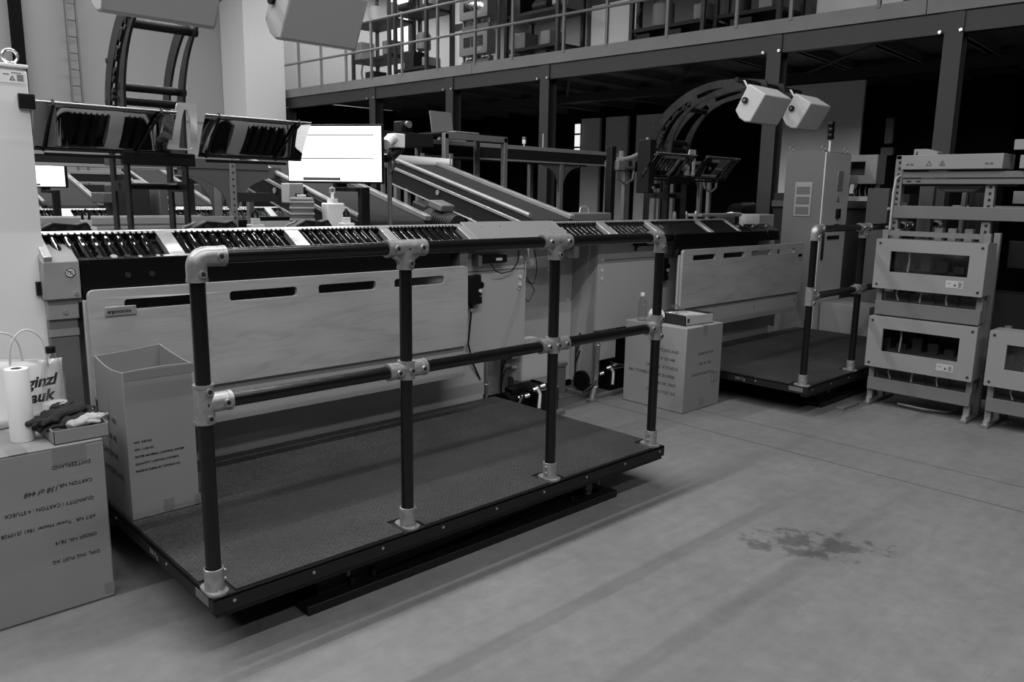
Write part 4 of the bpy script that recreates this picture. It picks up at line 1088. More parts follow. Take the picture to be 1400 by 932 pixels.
o = thing('scanner_holder', 'black barcode reader holder with white tag under the near top rail', 'scanner', (2.37, 1.28, 1.12))
B().box(2.26, 2.49, 1.255, 1.305, 1.105, 1.155).build('body', 'black', o, bevel=.008)
B().box(2.39, 2.44, 1.252, 1.256, 1.122, 1.138).build('tag', 'label', o, smooth=False)
B().box(2.24, 2.27, 1.25, 1.315, 1.09, 1.16).build('clamp', 'machine_mid', o, bevel=.003)
B().tube([(2.36, 1.27, 1.10), (2.40, 1.27, 1.055), (2.46, 1.28, 1.035), (2.56, 1.29, 1.045), (2.62, 1.295, 1.10), (2.63, 1.30, 1.17)], .004, 8).build('cable', 'cable', o)
o = thing('scanner_holder', 'black scanner bracket under the top rail near the last post', 'scanner', (4.10, 1.38, 1.14))
B().box(3.98, 4.30, 1.37, 1.425, 1.15, 1.185).build('body', 'black', o, bevel=.008)
B().tube([(4.0, 1.38, 1.16), (3.96, 1.37, 1.15), (3.95, 1.37, 1.12)], .012, 10).build('hook', 'black', o)
o = thing('black_hook', 'black plastic hook block on the grey plate above the near board', 'hook', (1.98, 1.29, 1.12))
B().tube([(1.94, 1.29, 1.16), (1.94, 1.28, 1.13), (1.97, 1.27, 1.115), (2.02, 1.27, 1.115)], .015, 10).build('hook', 'black', o)
B().box(1.93, 1.95, 1.28, 1.312, 1.15, 1.18).build('bracket', 'machine_mid', o)
# cable plug hanging in front of the recess
o = thing('plug_cable', 'white flat plug with a looped black cable hanging on the recessed panel', 'cable', (2.80, 1.36, 1.0))
B().obox((2.80, 1.355, 1.125), (.04, .014, .13), rot3('Y', -.18)).build('flat_plug', 'whiteplastic', o, bevel=.004)
pts = [(2.83, 1.36, 1.17), (2.855, 1.36, 1.10), (2.86, 1.36, 1.02), (2.835, 1.36, .945), (2.795, 1.36, .945), (2.76, 1.36, .965), (2.745, 1.36, .99), (2.76, 1.36, .99), (2.80, 1.36, .945), (2.84, 1.36, .895), (2.82, 1.36, .86), (2.79, 1.36, .82), (2.76, 1.36, .835), (2.735, 1.36, .87), (2.725, 1.36, .92), (2.70, 1.36, .96), (2.735, 1.36, 1.01), (2.745, 1.36, 1.06), (2.785, 1.36, 1.09)]
cur = [Vector(p) for p in pts]
sm = []
for i in range(len(cur) - 1):
    a = cur[max(i - 1, 0)]; b_ = cur[i]; c_ = cur[i + 1]; d_ = cur[min(i + 2, len(cur) - 1)]
    for k in range(4):
        t = k / 4; sm.append(.5 * ((2 * b_) + (c_ - a) * t + (2 * a - 5 * b_ + 4 * c_ - d_) * t * t + (3 * b_ - a - 3 * c_ + d_) * t ** 3))
B().tube(sm, .0035, 6).build('cable', 'cable', o)
o = thing('pale_cord', 'thin pale cord running slanted down the machine corner by the recess', 'cord', (2.5, 1.3, .5))
B().tube([(2.70, 1.30, 1.19), (2.695, 1.30, 1.0), (2.62, 1.30, .80), (2.53, 1.30, .62), (2.50, 1.305, .54)], .0045, 8).build('cord', 'cable_light', o)

# ------------------------------------------------------------------ clamps and small devices behind the near rollers
def clamp(label, x, y, z):
    o = thing('label_clamp', label, 'clamp', (x, y, z))
    B().box(x - .035, x + .035, y - .03, y + .03, z, z + .03).build('foot', 'whiteplastic', o, bevel=.004)
    B().box(x - .02, x + .02, y - .015, y + .015, z + .03, z + .06).build('neck', 'whiteplastic', o, bevel=.004)
    B().tube([(x - .012, y, z + .055), (x - .015, y, z + .085), (x, y, z + .105), (x + .015, y, z + .085), (x + .012, y, z + .055)], .006, 8).build('spring_bow', 'black', o)
    return o
clamp('white clamp with black bow behind the rollers, leftmost of three', .085, 1.40, 1.335)
clamp('white clamp with black bow behind the rollers, under the second mirror sheet', .87, 1.40, 1.335)
clamp('white clamp with black bow behind the rollers, at the foot of the monitor pole', 1.40, 1.40, 1.335)
def gripper(label, x, y, z):
    o = thing('gripper_head', label, 'machine part', (x, y, z))
    B().prism([(x - .12, z), (x - .06, z + .035), (x - .03, z + .05), (x + .06, z + .04), (x + .10, z + .05), (x + .13, z + .01), (x + .13, z)], 'Y', y - .03, y + .03).build('body', 'black', o, bevel=.006)
    for k in range(3): B().cyl((x - .03 + .06 * k, y - .035, z + .02), (x - .03 + .06 * k, y - .03, z + .02), .014, 12).build('cap', 'machine_dark', o)
    B().tube([(x - .14, y, z), (x - .13, y, z + .02), (x - .08, y - .01, z + .04)], .007, 8).build('pipe', 'alu_dull', o)
    return o
gripper('black gripper head behind the left end of the rollers', -.02, 1.40, 1.336)
gripper('black gripper head behind the rollers under the second mirror sheet', .64, 1.40, 1.336)
gripper('black gripper head behind the rollers, left of the white dispenser', 1.17, 1.40, 1.336)
o = thing('back_ledge', 'dark machine ledge running behind the near rollers', 'ledge', (1.0, 1.4, 1.28))
B().box(-.16, 2.2, 1.352, 1.436, 1.30, 1.335).build('ledge', 'machine_dark', o, bevel=.002)
for x in (-.1, 1.0, 2.1): B().box(x, x + .04, 1.36, 1.40, 0, 1.30).build('leg', 'machine_dark', o)
o = thing('device_shelf', 'small dark shelf under the ribbed box and the white dispenser', 'shelf', (1.2, 1.6, 1.3))
B().box(.80, 1.48, 1.50, 1.74, 1.315, 1.333).build('shelf', 'machine_dark', o, bevel=.002)
for x in (.84, 1.42): B().box(x, x + .04, 1.6, 1.64, 0, 1.315).build('leg', 'machine_dark', o)
o = thing('ribbed_box', 'grey ribbed plastic box behind the rollers left of the white dispenser', 'box', (1.27, 1.62, 1.335))
Rk = rot3('Z', -.5)
b = B().obox((1.275, 1.66, 1.425), (.13, .10, .15), Rk).build('body', 'machine_mid', o, bevel=.012)
b = B()
for k in range(4): b.obox((1.275, 1.66, 1.375 + .032 * k), (.136, .106, .012), Rk)
b.build('ribs', 'alu_dull', o, bevel=.002)
B().obox((1.275, 1.66, 1.508), (.05, .03, .012), Rk).build('catch', 'whiteplastic', o, bevel=.002)
o = thing('dispenser', 'white square dispenser bottle with pump left of the monitor pole', 'dispenser', (1.42, 1.57, 1.33))
B().prism([(1.37, 1.335), (1.465, 1.335), (1.475, 1.47), (1.36, 1.47)], 'Y', 1.53, 1.60).build('bottle', 'whiteplastic', o, bevel=.008)
B().cyl((1.415, 1.565, 1.47), (1.415, 1.565, 1.495), .03, 14).cyl((1.415, 1.565, 1.495), (1.415, 1.565, 1.53), .009, 10).build('pump', 'whiteplastic', o)
B().tube([(1.40, 1.565, 1.525), (1.402, 1.565, 1.55), (1.415, 1.565, 1.556), (1.43, 1.565, 1.55), (1.43, 1.565, 1.525)], .005, 8).build('bow', 'alu', o)

# ------------------------------------------------------------------ cross conveyors and frames behind
def flat_conveyor(label, x0, x1, y0, y1, z, h, legs, m='beam', top='alu_dull', gusset=True):
    root = thing('cross_conveyor', label, 'conveyor', ((x0 + x1) / 2, y0, 0))
    B().box(x0, x1, y0, y1, z - .02, z).build('belt', 'belt', root, smooth=False)
    B().box(x0, x1, y0 - .03, y0, z - h, z + .012).build('side_beam', m, root, bevel=.003)
    B().box(x0, x1, y1, y1 + .03, z - h, z + .012).build('side_beam', m, root, bevel=.003)
    B().box(x0, x1, y0 - .036, y0 - .028, z - .02, z + .02).build('edge_strip', top, root, bevel=.002)
    B().box(x0, x1, y0 - .036, y0 - .028, z - h - .01, z - h + .008).build('edge_strip', top, root, bevel=.002)
    for x in legs:
        B().box(x - .025, x + .025, y0 - .03, y0 + .02, 0, z - h).build('leg', 'rackpost', root, bevel=.002)
        B().box(x - .025, x + .025, y1 - .02, y1 + .03, 0, z - h).build('leg', 'rackpost', root, bevel=.002)
        if gusset:
            for s in (1, -1):
                arc = [(x + s * (.26 - .24 * math.sin(t)), z - h - .30 + .28 * (1 - math.cos(t)) ** .8) for t in [PI / 2 * k / 6 for k in range(7)]]
                g = [(x + s * .02, z - h - .32)] + [(x + s * (.03 + .25 * (1 - math.cos(t))), z - h - .30 + .26 * math.sin(t)) for t in [PI / 2 * k / 7 for k in range(8)]] + [(x + s * .28, z - h), (x + s * .02, z - h)]
                B().prism(g, 'Y', y0 - .015, y0 - .005).build('gusset', 'gusset_grey', root, ang=50)
    return root
flat_conveyor('dark cross conveyor with pale edges at head height behind the curved arm', -2.2, 1.56, 3.0, 3.45, 1.745, .075, [-1.2, 1.36])
flat_conveyor('pale low transfer track behind the near rollers, seen between the arm legs', -2.2, 1.17, 2.35, 2.8, 1.355, .04, [-.9, 1.0], m='alu_dull', gusset=False)
flat_conveyor('long high conveyor track in front of the mezzanine columns, right of the inclined belt', 3.5, 6.4, 3.6, 4.05, 2.005, .13, [3.62, 5.45])
flat_conveyor('conveyor track with cable loops behind the far curved arm', 6.55, 8.2, 3.3, 3.7, 1.95, .12, [6.75, 7.7])
# perforated corner post with curved brace
pf = thing('gusset_stand', 'perforated steel post with curved braces behind the second mirror sheet', 'stand', (1.28, 2.5, 0))
p_ = B().box(1.215, 1.255, 2.44, 2.48, 0, 1.74).build('post', 'rackpost', pf, bevel=.002)
b = B()
for k in range(28): b.cyl((1.235, 2.4405, .6 + .04 * k), (1.235, 2.438, .6 + .04 * k), .006, 8)
b.build('post_holes', 'dark_hole', p_)
for s, xx in ((1, 1.26), (-1, 1.21)):
    g = [(xx, 1.42)] + [(xx + s * (.01 + .30 * (1 - math.cos(t))), 1.42 + .20 * math.sin(t)) for t in [PI / 2 * k / 7 for k in range(8)]] + [(xx + s * .31, 1.68), (xx, 1.68)]
    B().prism(g, 'Y', 2.455, 2.465).build('gusset', 'gusset_grey', pf, ang=50)
B().box(.5, 1.48, 2.45, 2.475, 1.66, 1.72).build('rail', 'gusset_grey', pf, bevel=.002)
B().box(1.255, 1.49, 2.45, 2.48, 1.46, 1.52).build('cross_rail', 'machine_dark', pf, bevel=.002)
o = thing('terminal_box', 'pale grey terminal box on the side of the left inclined belt', 'box', (1.47, 2.2, 1.47))
B().box(1.40, 1.50, 2.04, 2.14, 1.46, 1.58).build('body', 'sheet', o, bevel=.006)
B().box(1.44, 1.47, 2.02, 2.04, 1.49, 1.52).build('plug', 'machine_dark', o, bevel=.003)
B().box(1.49, 1.535, 2.06, 2.12, 1.45, 1.56).build('holder', 'machine_dark', o, bevel=.003)

# shelf frame with laptop
tf = thing('work_table', 'pale tube frame with a dark shelf above the top of the right inclined belt', 'table', (3.8, 3.3, 0))
for x in (3.46, 4.16):
    B().box(x - .022, x + .022, 3.08, 3.125, 0, 2.045).build('post', 'rackpost', tf, bevel=.003)
    B().box(x - .022, x + .022, 3.47, 3.515, 0, 2.045).build('post', 'rackpost', tf, bevel=.003)
B().box(3.44, 4.18, 3.08, 3.125, 2.0, 2.05).build('beam', 'rackpost', tf, bevel=.003)
B().box(3.44, 4.18, 3.10, 3.51, 2.045, 2.06).build('shelf', 'machine_dark', tf, bevel=.002)
B().box(2.85, 3.44, 3.24, 3.5, 1.93, 2.04).build('drawer_unit', 'beam', tf, bevel=.004)
lp = thing('laptop', 'small open laptop standing on the dark shelf of the pale tube frame', 'laptop', (3.72, 3.25, 2.062))
B().box(3.62, 3.90, 3.16, 3.38, 2.062, 2.078).build('base', 'alu_dull', lp, bevel=.003)
B().obox((3.67, 3.42, 2.165), (.25, .012, .20), rot3('X', -.2)).build('lid', 'machine_mid', lp, bevel=.003)
o = thing('instrument', 'small dark round-eyed instrument on the dark shelf left of the laptop', 'instrument', (3.3, 3.4, 2.04))
B().box(3.14, 3.26, 3.3, 3.42, 2.04, 2.14).build('body', 'black', o, bevel=.01)
B().cyl((3.2, 3.30, 2.11), (3.2, 3.27, 2.11), .03, 16).build('lens', 'screw', o)
o = thing('valve_block', 'row of small valves standing on the high conveyor track', 'valves', (3.95, 3.58, 2.02))
B().box(3.78, 4.10, 3.58, 3.62, 2.018, 2.045).build('rail', 'alu_dull', o)
for k in range(6): B().cyl((3.80 + .055 * k, 3.60, 2.04), (3.80 + .055 * k, 3.60, 2.075), .014, 10).build('valve', 'screw', o)
o = thing('sensor', 'small sensor with white cap on the high conveyor track', 'sensor', (4.9, 3.6, 2.02))
B().cyl((4.9, 3.6, 2.018), (4.9, 3.6, 2.05), .008, 8).cyl((4.9, 3.6, 2.05), (4.9, 3.6, 2.09), .02, 12).build('cap', 'whiteplastic', o)
B().cyl((4.9, 3.6, 2.09), (4.9, 3.6, 2.12), .02, 12).build('top', 'machine_mid', o)
o = thing('rod', 'thin upright rod standing on the high conveyor track', 'rod', (5.18, 3.6, 2.02))
B().cyl((5.18, 3.6, 2.018), (5.18, 3.6, 2.17), .008, 8).build('rod', 'alu', o)

# angled reader arm and motor left of the far curved arm
o = thing('reader_arm', 'angled bright-edged reader arm on a black post, left of the far curved arm', 'reader arm', (5.15, 2.6, 0))
B().box(5.05, 5.12, 2.55, 2.62, 0, 2.0).build('post', 'black', o, bevel=.004)
B().tube([(5.12, 2.56, 1.86), (5.30, 2.52, 1.90), (5.5, 2.50, 1.97)], .022, 10).build('arm', 'alu_dull', o)
B().obox((5.53, 2.48, 2.03), (.05, .03, .15), rot3('Y', -.1)).build('bright_strip', 'screw', o, bevel=.004)
B().obox((5.65, 2.48, 1.98), (.07, .05, .26), rot3('Y', -.7)).build('reader_head', 'black', o, bevel=.006)
B().box(5.10, 5.20, 2.5, 2.56, 1.78, 1.87).build('clamp', 'machine_mid', o, bevel=.004)
def drive(label, x, y, z):
    o = thing('drive_unit', label, 'motor', (x, y, z))
    B().box(x - .05, x + .16, y - .06, y + .06, z - .06, z + .06).build('gearbox', 'machine_mid', o, bevel=.015)
    B().cyl((x - .05, y, z), (x - .20, y, z - .02), .055, 16).build('motor', 'machine_mid', o)
    B().cyl((x + .06, y - .061, z), (x + .06, y - .066, z), .028, 16).build('bore', 'dark_hole', o)
    B().cyl((x, y, z + .06), (x, y, z + .12), .03, 12).build('cap', 'machine_mid', o)
    B().tube([(x - .15, y - .05, z - .05), (x - .12, y - .06, z - .16), (x, y - .06, z - .21), (x + .12, y - .05, z - .16), (x + .15, y - .04, z - .05)], .012, 8).build('cable_loop', 'machine_mid', o)
    B().box(x + .04, x + .08, y - .02, y + .02, 0, z - .05).build('post', 'rackpost', o)
    return o
drive('grey drive unit with hanging cable loop left of the far curved arm', 5.45, 2.75, 1.86)
drive('grey drive unit with hanging cable loop in front of the mezzanine column', 7.0, 2.75, 1.80)
o = thing('equipment_tray', 'black tangle of reader equipment below the far curved arm', 'equipment', (4.9, 1.6, 1.7))
B().box(4.25, 4.33, 1.50, 1.62, 1.56, 1.98).build('end_plate', 'black', o, bevel=.004)
B().box(4.33, 4.55, 1.60, 1.64, 1.60, 1.64).build('tie_bar', 'black', o)
B().cyl((4.30, 1.49, 1.60), (4.30, 1.48, 1.60), .015, 12).build('screw', 'screw', o)
# devices on the far roller table
o = thing('bench_case', 'pale flat case with a handle behind the far rollers', 'case', (3.75, 1.75, 1.34))
B().box(3.55, 4.05, 1.70, 1.85, 1.335, 1.40).build('case', 'machine_mid', o, bevel=.01)
B().tube([(3.74, 1.77, 1.40), (3.75, 1.77, 1.44), (3.79, 1.77, 1.45), (3.84, 1.77, 1.44), (3.85, 1.77, 1.40)], .006, 8).build('handle', 'alu', o)
o = thing('back_ledge', 'dark machine ledge running behind the far rollers', 'ledge', (4.0, 1.65, 1.28))
B().box(3.4, 4.55, 1.47, 1.9, 1.31, 1.333).build('ledge', 'machine_dark', o, bevel=.002)
for x in (3.7, 4.5): B().box(x, x + .04, 1.72, 1.76, 0, 1.31).build('leg', 'machine_dark', o)
for k, (x, lab) in enumerate(((4.80, 'small lit bottle-shaped lamp behind the far rollers, left of two bright ones'), (4.97, 'small bright lamp behind the far rollers, middle of three'), (5.12, 'small bright lamp behind the far rollers, right of three'))):
    o = thing('indicator_lamp', lab, 'lamp', (x, 1.62, 1.335))
    B().lathe([(.016, 0), (.018, .01), (.018, .05), (.010, .075)], (x, 1.62, 1.335), 12).build('cap', 'screw' if k else 'alu_dull', o)
o = thing('device_shelf', 'small dark shelf carrying three little lamps behind the far rollers', 'shelf', (5.2, 1.65, 1.3))
B().box(4.74, 5.2, 1.50, 1.72, 1.318, 1.334).build('shelf', 'machine_dark', o)
B().box(5.1, 5.14, 1.6, 1.64, 0, 1.318).build('leg', 'machine_dark', o)
o = thing('side_track', 'pale flat track end behind the right end of the far rollers', 'track', (5.4, 1.75, 1.36))
B().box(5.22, 5.9, 1.62, 1.80, 1.36, 1.385).build('track', 'alu_dull', o, bevel=.004)
B().box(5.45, 5.75, 1.60, 1.66, 1.29, 1.36).build('carriage', 'machine_mid', o, bevel=.006)
B().box(5.3, 5.35, 1.68, 1.72, 1.2, 1.36).build('foot', 'machine_mid', o)
o = thing('curved_guard', 'curved clear guard at the right end of the far rollers', 'guard', (5.75, 1.55, 1.2))
pts = arc_pts([(5.62, 1.22), (5.62, 1.40), (5.70, 1.47), (5.84, 1.49), (5.95, 1.40), (6.0, 1.22)], 4)
B().grid([[Vector((p[0], 1.46, p[1])) for p in pts], [Vector((p[0], 1.62, p[1])) for p in pts]]).build('guard', 'clear', o)
B().box(6.02, 6.30, 1.50, 1.72, 1.20, 1.38).build('pale_block', 'sheet', o, bevel=.006)
for k, (x, lab) in enumerate(((5.42, 'left black drawer-like cover at the right end of the far rollers'), (5.68, 'middle black drawer-like cover at the right end of the far rollers'), (5.92, 'right black drawer-like cover at the right end of the far rollers'))):
    o = thing('cover_block', lab, 'cover', (x, 1.36, 1.2))
    B().prism([(1.28, 1.15), (1.42, 1.15), (1.42, 1.30), (1.30, 1.24)], 'X', x - .09, x + .11).build('cover', 'black_gloss', o, bevel=.006)
    B().cyl((x, 1.37, 1.275), (x, 1.365, 1.29), .012, 10).build('knob', 'alu_dull', o)

# ------------------------------------------------------------------ back row of the same machines
DB = Vector((.95, 5.35, 0))
r3 = roller_table('roller_conveyor', 'small-looking tilted roller conveyor far behind the control cabinet edge', -.12, 2.1, [(.35, .45), (1.1, 1.18)], [(0, 2.1)], dy=4.1)
r3.location += Vector((.62, 0, 0))
r4 = roller_table('roller_conveyor', 'small-looking tilted roller conveyor far behind, between the arm legs and the perforated post', 2.9, 4.4, [(2.92, 3.02), (3.9, 3.98)], [(3.0, 4.4)], dy=4.9)
r4.location += Vector((-.6, 0, 0))
copy_tree(bt1, bt1.location + Vector((-.55, 4.45, 0)), 'far inclined dark belt conveyor right of the small lit monitor')
copy_tree(bt2, bt2.location + Vector((-.55, 4.95, 0)), 'far inclined dark belt conveyor seen between the arm legs')
m2 = copy_tree(mo, mo.location + Vector((-.62, 3.85, -.05)), 'small far lit monitor beside the edge of the left control cabinet')
flat_conveyor('far dark cross conveyor behind the back row', -2.2, 5.5, 8.4, 8.9, 1.72, .12, [-1, 1.5, 4])
bp = thing('back_cabinet', 'grey machine cabinet of the back row behind the arm legs', 'machine cabinet', (2.5, 6.0, 0))
B().box(.2, 5.2, 5.9, 5.93, 0, 1.2).build('front_panel', 'panel_dark', bp)
B().box(2.0, 2.7, 5.86, 5.9, 1.05, 1.30).build('end_box', 'panel', bp, bevel=.004)
bm_ = thing('back_machine', 'long dark wall of machine modules behind the back row', 'machine', (2.5, 9.6, 0))
random.seed(3)
x = -2.6
while x < 7.2:
    ww = random.choice((.35, .5, .7, .9)); hh = random.uniform(1.35, 1.74)
    B().box(x, x + ww - .03, 9.6 + random.uniform(0, .1), 10.3, 0, hh).build('module', random.choice(('machine_dark', 'gusset_grey', 'beam', 'machine_dark', 'machine_mid')), bm_, bevel=.01)
    x += ww
mf = thing('middle_machine', 'dark frame with grey modules between the near rollers and the back row', 'machine', (1.6, 4.2, 0))
for (xa, xb, za, zb, mm) in ((1.06, 1.30, 1.30, 1.56, 'machine_dark'), (1.37, 1.44, 1.22, 1.55, 'gusset_grey'), (.96, 1.06, 1.42, 1.50, 'gusset_grey'), (-.2, 2.0, .4, 1.16, 'machine_dark')):
    B().box(xa, xb, 4.1, 4.4, za, zb).build('module', mm, mf, bevel=.008)
for xx in (-.15, .9, 1.95): B().box(xx, xx + .05, 4.2, 4.25, 0, 1.3).build('post', 'gusset_grey', mf)
gear_motor('far dark gear motor between the arm legs', 2.0, 6.4, 1.5)
# ------------------------------------------------------------------ machine racks with window boxes on the right
def rack(label, x, y0, w, boxes=(( .305, .685), (.895, 1.255)), troughs=((.12, .215), (.695, .80)), top=1.32, group=None):
    y1 = y0 + w
    root = thing('machine_rack', label, 'rack', (x + .2, (y0 + y1) / 2, 0), group)
    for y in (y0 + .03, y1 - .03):
        for xx in (x + .09, x + .30):
            B().box(xx - .02, xx + .02, y - .02, y + .02, .012, top).build('post', 'rackpost', root, bevel=.002)
        B().box(x + .02, x + .50, y - .022, y + .022, .0, .025).build('foot', 'machine_mid', root, bevel=.003)
        B().cyl((x + .05, y, .025), (x + .05, y, .05), .02, 12).build('levelling_screw', 'screw', root)
    for z in (top - .04, .66):
        B().box(x + .075, x + .11, y0 + .05, y1 - .05, z, z + .035).build('rail', 'machine_mid', root)
    for z0, z1 in boxes:
        wx0, wx1, wz0, wz1 = y0 + .105, y1 - .11, z0 + .125, z1 - .085
        bx = B().box(x + .016, x + .20, y0, y1, z0, z1)
        # open window: front as a frame
        body = B().box(x + .19, x + .20, y0, y1, z0, z1).box(x + .016, x + .19, y0, y0 + .006, z0, z1).box(x + .016, x + .19, y1 - .006, y1, z0, z1)
        body.box(x + .016, x + .19, y0, y1, z1 - .006, z1).box(x + .016, x + .19, y0, y1, z0, z0 + .006)
        bo = body.build('box_body', 'rack_grey', root, bevel=.002)
        fr = B().prism(rounded([(y0, z0), (y1, z0), (y1, z1), (y0, z1)], .006, 3), 'X', x, x + .018, [[(wx0, wz0), (wx1, wz0), (wx1, wz1), (wx0, wz1)]])
        fo = fr.build('front_frame', 'rack_grey', root, bevel=.003, ang=30)
        B().box(x + .008, x + .012, wx0 - .002, wx1 + .002, wz0 - .002, wz1 + .002).build('window', 'clear', fo, smooth=False)
        inner = B()
        for k in range(5): inner.box(x + .09, x + .16, wx0 + .05 + k * .11, wx0 + .12 + k * .11, wz0 + .01, wz0 + .06 + .03 * ((k * 7) % 3))
        inner.box(x + .12, x + .19, wx0, wx1, wz0 - .02, wz0 + .02)
        inner.build('valve_bank', 'machine_dark', bo, bevel=.004)
        B().box(x + .184, x + .19, y0 + .008, y1 - .008, z0 + .008, z1 - .008).build('back_liner', 'black', bo, smooth=False)
        B().tube([(x + .08, wx1 - .10, wz1), (x + .07, wx1 - .11, wz1 - .06), (x + .08, wx1 - .1, wz0)], .007, 8).build('hose', 'cable_light', bo)
        lb = B().box(x - .001, x + .0005, y0 + .125, y0 + .235, z0 + .048, z0 + .098).build('rating_label', 'label_dull', fo, smooth=False)
        b = B().prism([(y0 + .165, z0 + .06), (y0 + .185, z0 + .06), (y0 + .175, z0 + .08)], 'X', x - .0016, x - .0008)
        for k in range(4): b.box(x - .0016, x - .0008, y0 + .133, y0 + .155, z0 + .056 + .009 * k, z0 + .061 + .009 * k)
        b.box(x - .0016, x - .0008, y0 + .20, y0 + .225, z0 + .075, z0 + .079); b.build('label_print', 'label_dark', lb, smooth=False)
        for yy in (y0 + .03, y1 - .03):
            for zz in (z0 + .03, z1 - .03): B().cyl((x, yy, zz), (x - .003, yy, zz), .009, 10).build('corner_screw', 'machine_dark', fo)
        # hoses dropping into the trough
        for k in range(6):
            yy = y0 + .16 + k * .085
            B().tube([(x + .10, yy, z0), (x + .095, yy + .008, z0 - .04), (x + .10, yy - .01 * ((k % 3) - 1), z0 - .09)], .006, 6).build('hose', 'cable_light' if k % 2 else 'cable', bo)
    for z0, z1 in troughs:
        b = B().box(x + .045, x + .06, y0 + .01, y1 - .015, z0, z1).box(x + .06, x + .16, y0 + .01, y1 - .015, z0, z0 + .012).box(x + .15, x + .165, y0 + .01, y1 - .015, z0, z1 + .06)
        b.build('trough', 'rack_dim', root, bevel=.003)
    return root
rk = rack('rack of two grey window boxes just right of the second platform', 5.0, -.765, .735)
rk2 = copy_tree(rk, rk.location + Vector((-.02, -.815, 0)), 'rack with a window box cut by the right edge of the photo')
def drop(o):
    for q in [q for q in bpy.data.objects if q.parent == o]: drop(q)
    bpy.data.objects.remove(o)
for ch in [q for q in bpy.data.objects if q.parent == rk2]:
    if ch.name.startswith('post'): ch.scale.z = .52
    elif min(v.co.z for v in ch.data.vertices) > .64: drop(ch)
o = thing('floor_cable', 'thin cable bundle lying on the floor under the nearest window-box rack', 'cable', (5.2, -.4, 0))
B().tube([(5.25, -.20, .02), (5.12, -.26, .03), (5.1, -.45, .03), (5.18, -.58, .02), (5.3, -.62, .02)], .008, 8).build('cable', 'machine_mid', o)
o = thing('floor_cover', 'flat grey floor strip running towards the second platform beside the rack foot', 'floor strip', (5.0, .0, 0))
B().box(4.70, 4.98, -.03, .03, 0, .022).build('strip', 'machine_mid', o, bevel=.004)

# frame of the sorter behind the racks
sf = thing('sorting_machine', 'grey sorting machine with a long control tray behind the window-box racks', 'machine', (5.7, -.8, 0))
for y in (.015, -.62, -1.75):
    p_ = B().box(5.40, 5.45, y - .03, y + .03, 0, 1.84).build('post', 'rackpost', sf, bevel=.002)
    b = B()
    for k in range(30): b.box(5.3985, 5.4005, y - .012, y + .006, .5 + .045 * k, .52 + .045 * k)
    b.build('post_slots', 'dark_hole', p_, smooth=False)
B().box(5.375, 5.40, -1.9, .02, 1.40, 1.495).build('front_beam', 'rack_dim', sf, bevel=.004)
B().box(5.37, 5.40, -1.9, -.03, 1.655, 1.695).build('track_rail', 'rack_dim', sf, bevel=.003)
B().box(5.36, 5.39, -1.9, -.03, 1.70, 1.745).build('track_rail', 'rack_dim', sf, bevel=.003)
b = B()
for y in (-.06, -.13): b.box(5.368, 5.371, y - .03, y, 1.67, 1.68)
b.build('rail_slots', 'dark_hole', sf, smooth=False)
tr_ = B().box(5.33, 5.60, -.70, -.02, 1.76, 1.865).build('control_tray', 'rack_grey', sf, bevel=.004)
b = B()
for y in (-.07, -.10, -.60, -.63): b.box(5.3285, 5.331, y - .01, y + .01, 1.79, 1.802)
for y in (-.22, -.31):
    b.prism([(y - .022, 1.785), (y + .022, 1.785), (y, 1.825)], 'X', 5.3285, 5.331, [[(y - .014, 1.790), (y + .014, 1.790), (y, 1.815)]])
b.prism([(-.315, 1.79), (-.305, 1.79), (-.308, 1.812)], 'X', 5.3285, 5.331)
b.build('tray_marks', 'label_dark', tr_, smooth=False)
B().box(5.42, 5.50, -.0, .05, 1.50, 1.87).box(5.42, 5.5, -.02, .05, 1.83, 1.87).build('side_bracket', 'panel', sf, bevel=.003)
B().prism([(-.20, 1.655), (-.58, 1.655), (-.50, 1.60), (-.30, 1.60)], 'X', 5.45, 5.75).build('belly_pan', 'machine_mid', sf, bevel=.01)
B().box(5.45, 5.75, -.70, -.02, 1.645, 1.66).build('pan_base', 'machine_dark', sf)
B().tube([(5.40, .0, 1.72), (5.375, .02, 1.70), (5.372, .03, 1.60), (5.372, .03, .8)], .008, 8).build('hose', 'cable_light', sf)
for z in (1.33, 1.47): B().cyl((5.39, .055, z), (5.375, .055, z), .012, 10).build('bolt', 'screw', sf)
# second control unit at the right edge
B().box(5.33, 5.60, -1.9, -.80, 1.76, 1.85).build('control_tray', 'rack_grey', sf, bevel=.004)
o = thing('junction_box', 'pale angular junction box standing on top of the control tray', 'junction box', (5.5, -.15, 1.867))
B().prism([(-.06, 1.867), (-.06, 1.915), (-.15, 1.915), (-.23, 1.89), (-.23, 1.867)], 'X', 5.45, 5.58).build('body', 'rack_grey', o, bevel=.004)
B().prism([(-.075, 1.873), (-.092, 1.873), (-.085, 1.903)], 'X', 5.4485, 5.4505).build('flash_sign', 'ink', o, smooth=False)
o = thing('edge_bracket', 'pale square bracket at the right edge of the photo above the tray', 'bracket', (5.5, -.85, 1.85))
B().box(5.42, 5.46, -.90, -.73, 1.89, 1.96).box(5.42, 5.46, -.90, -.84, 1.85, 1.90).build('bracket', 'rack_grey', o, bevel=.003)

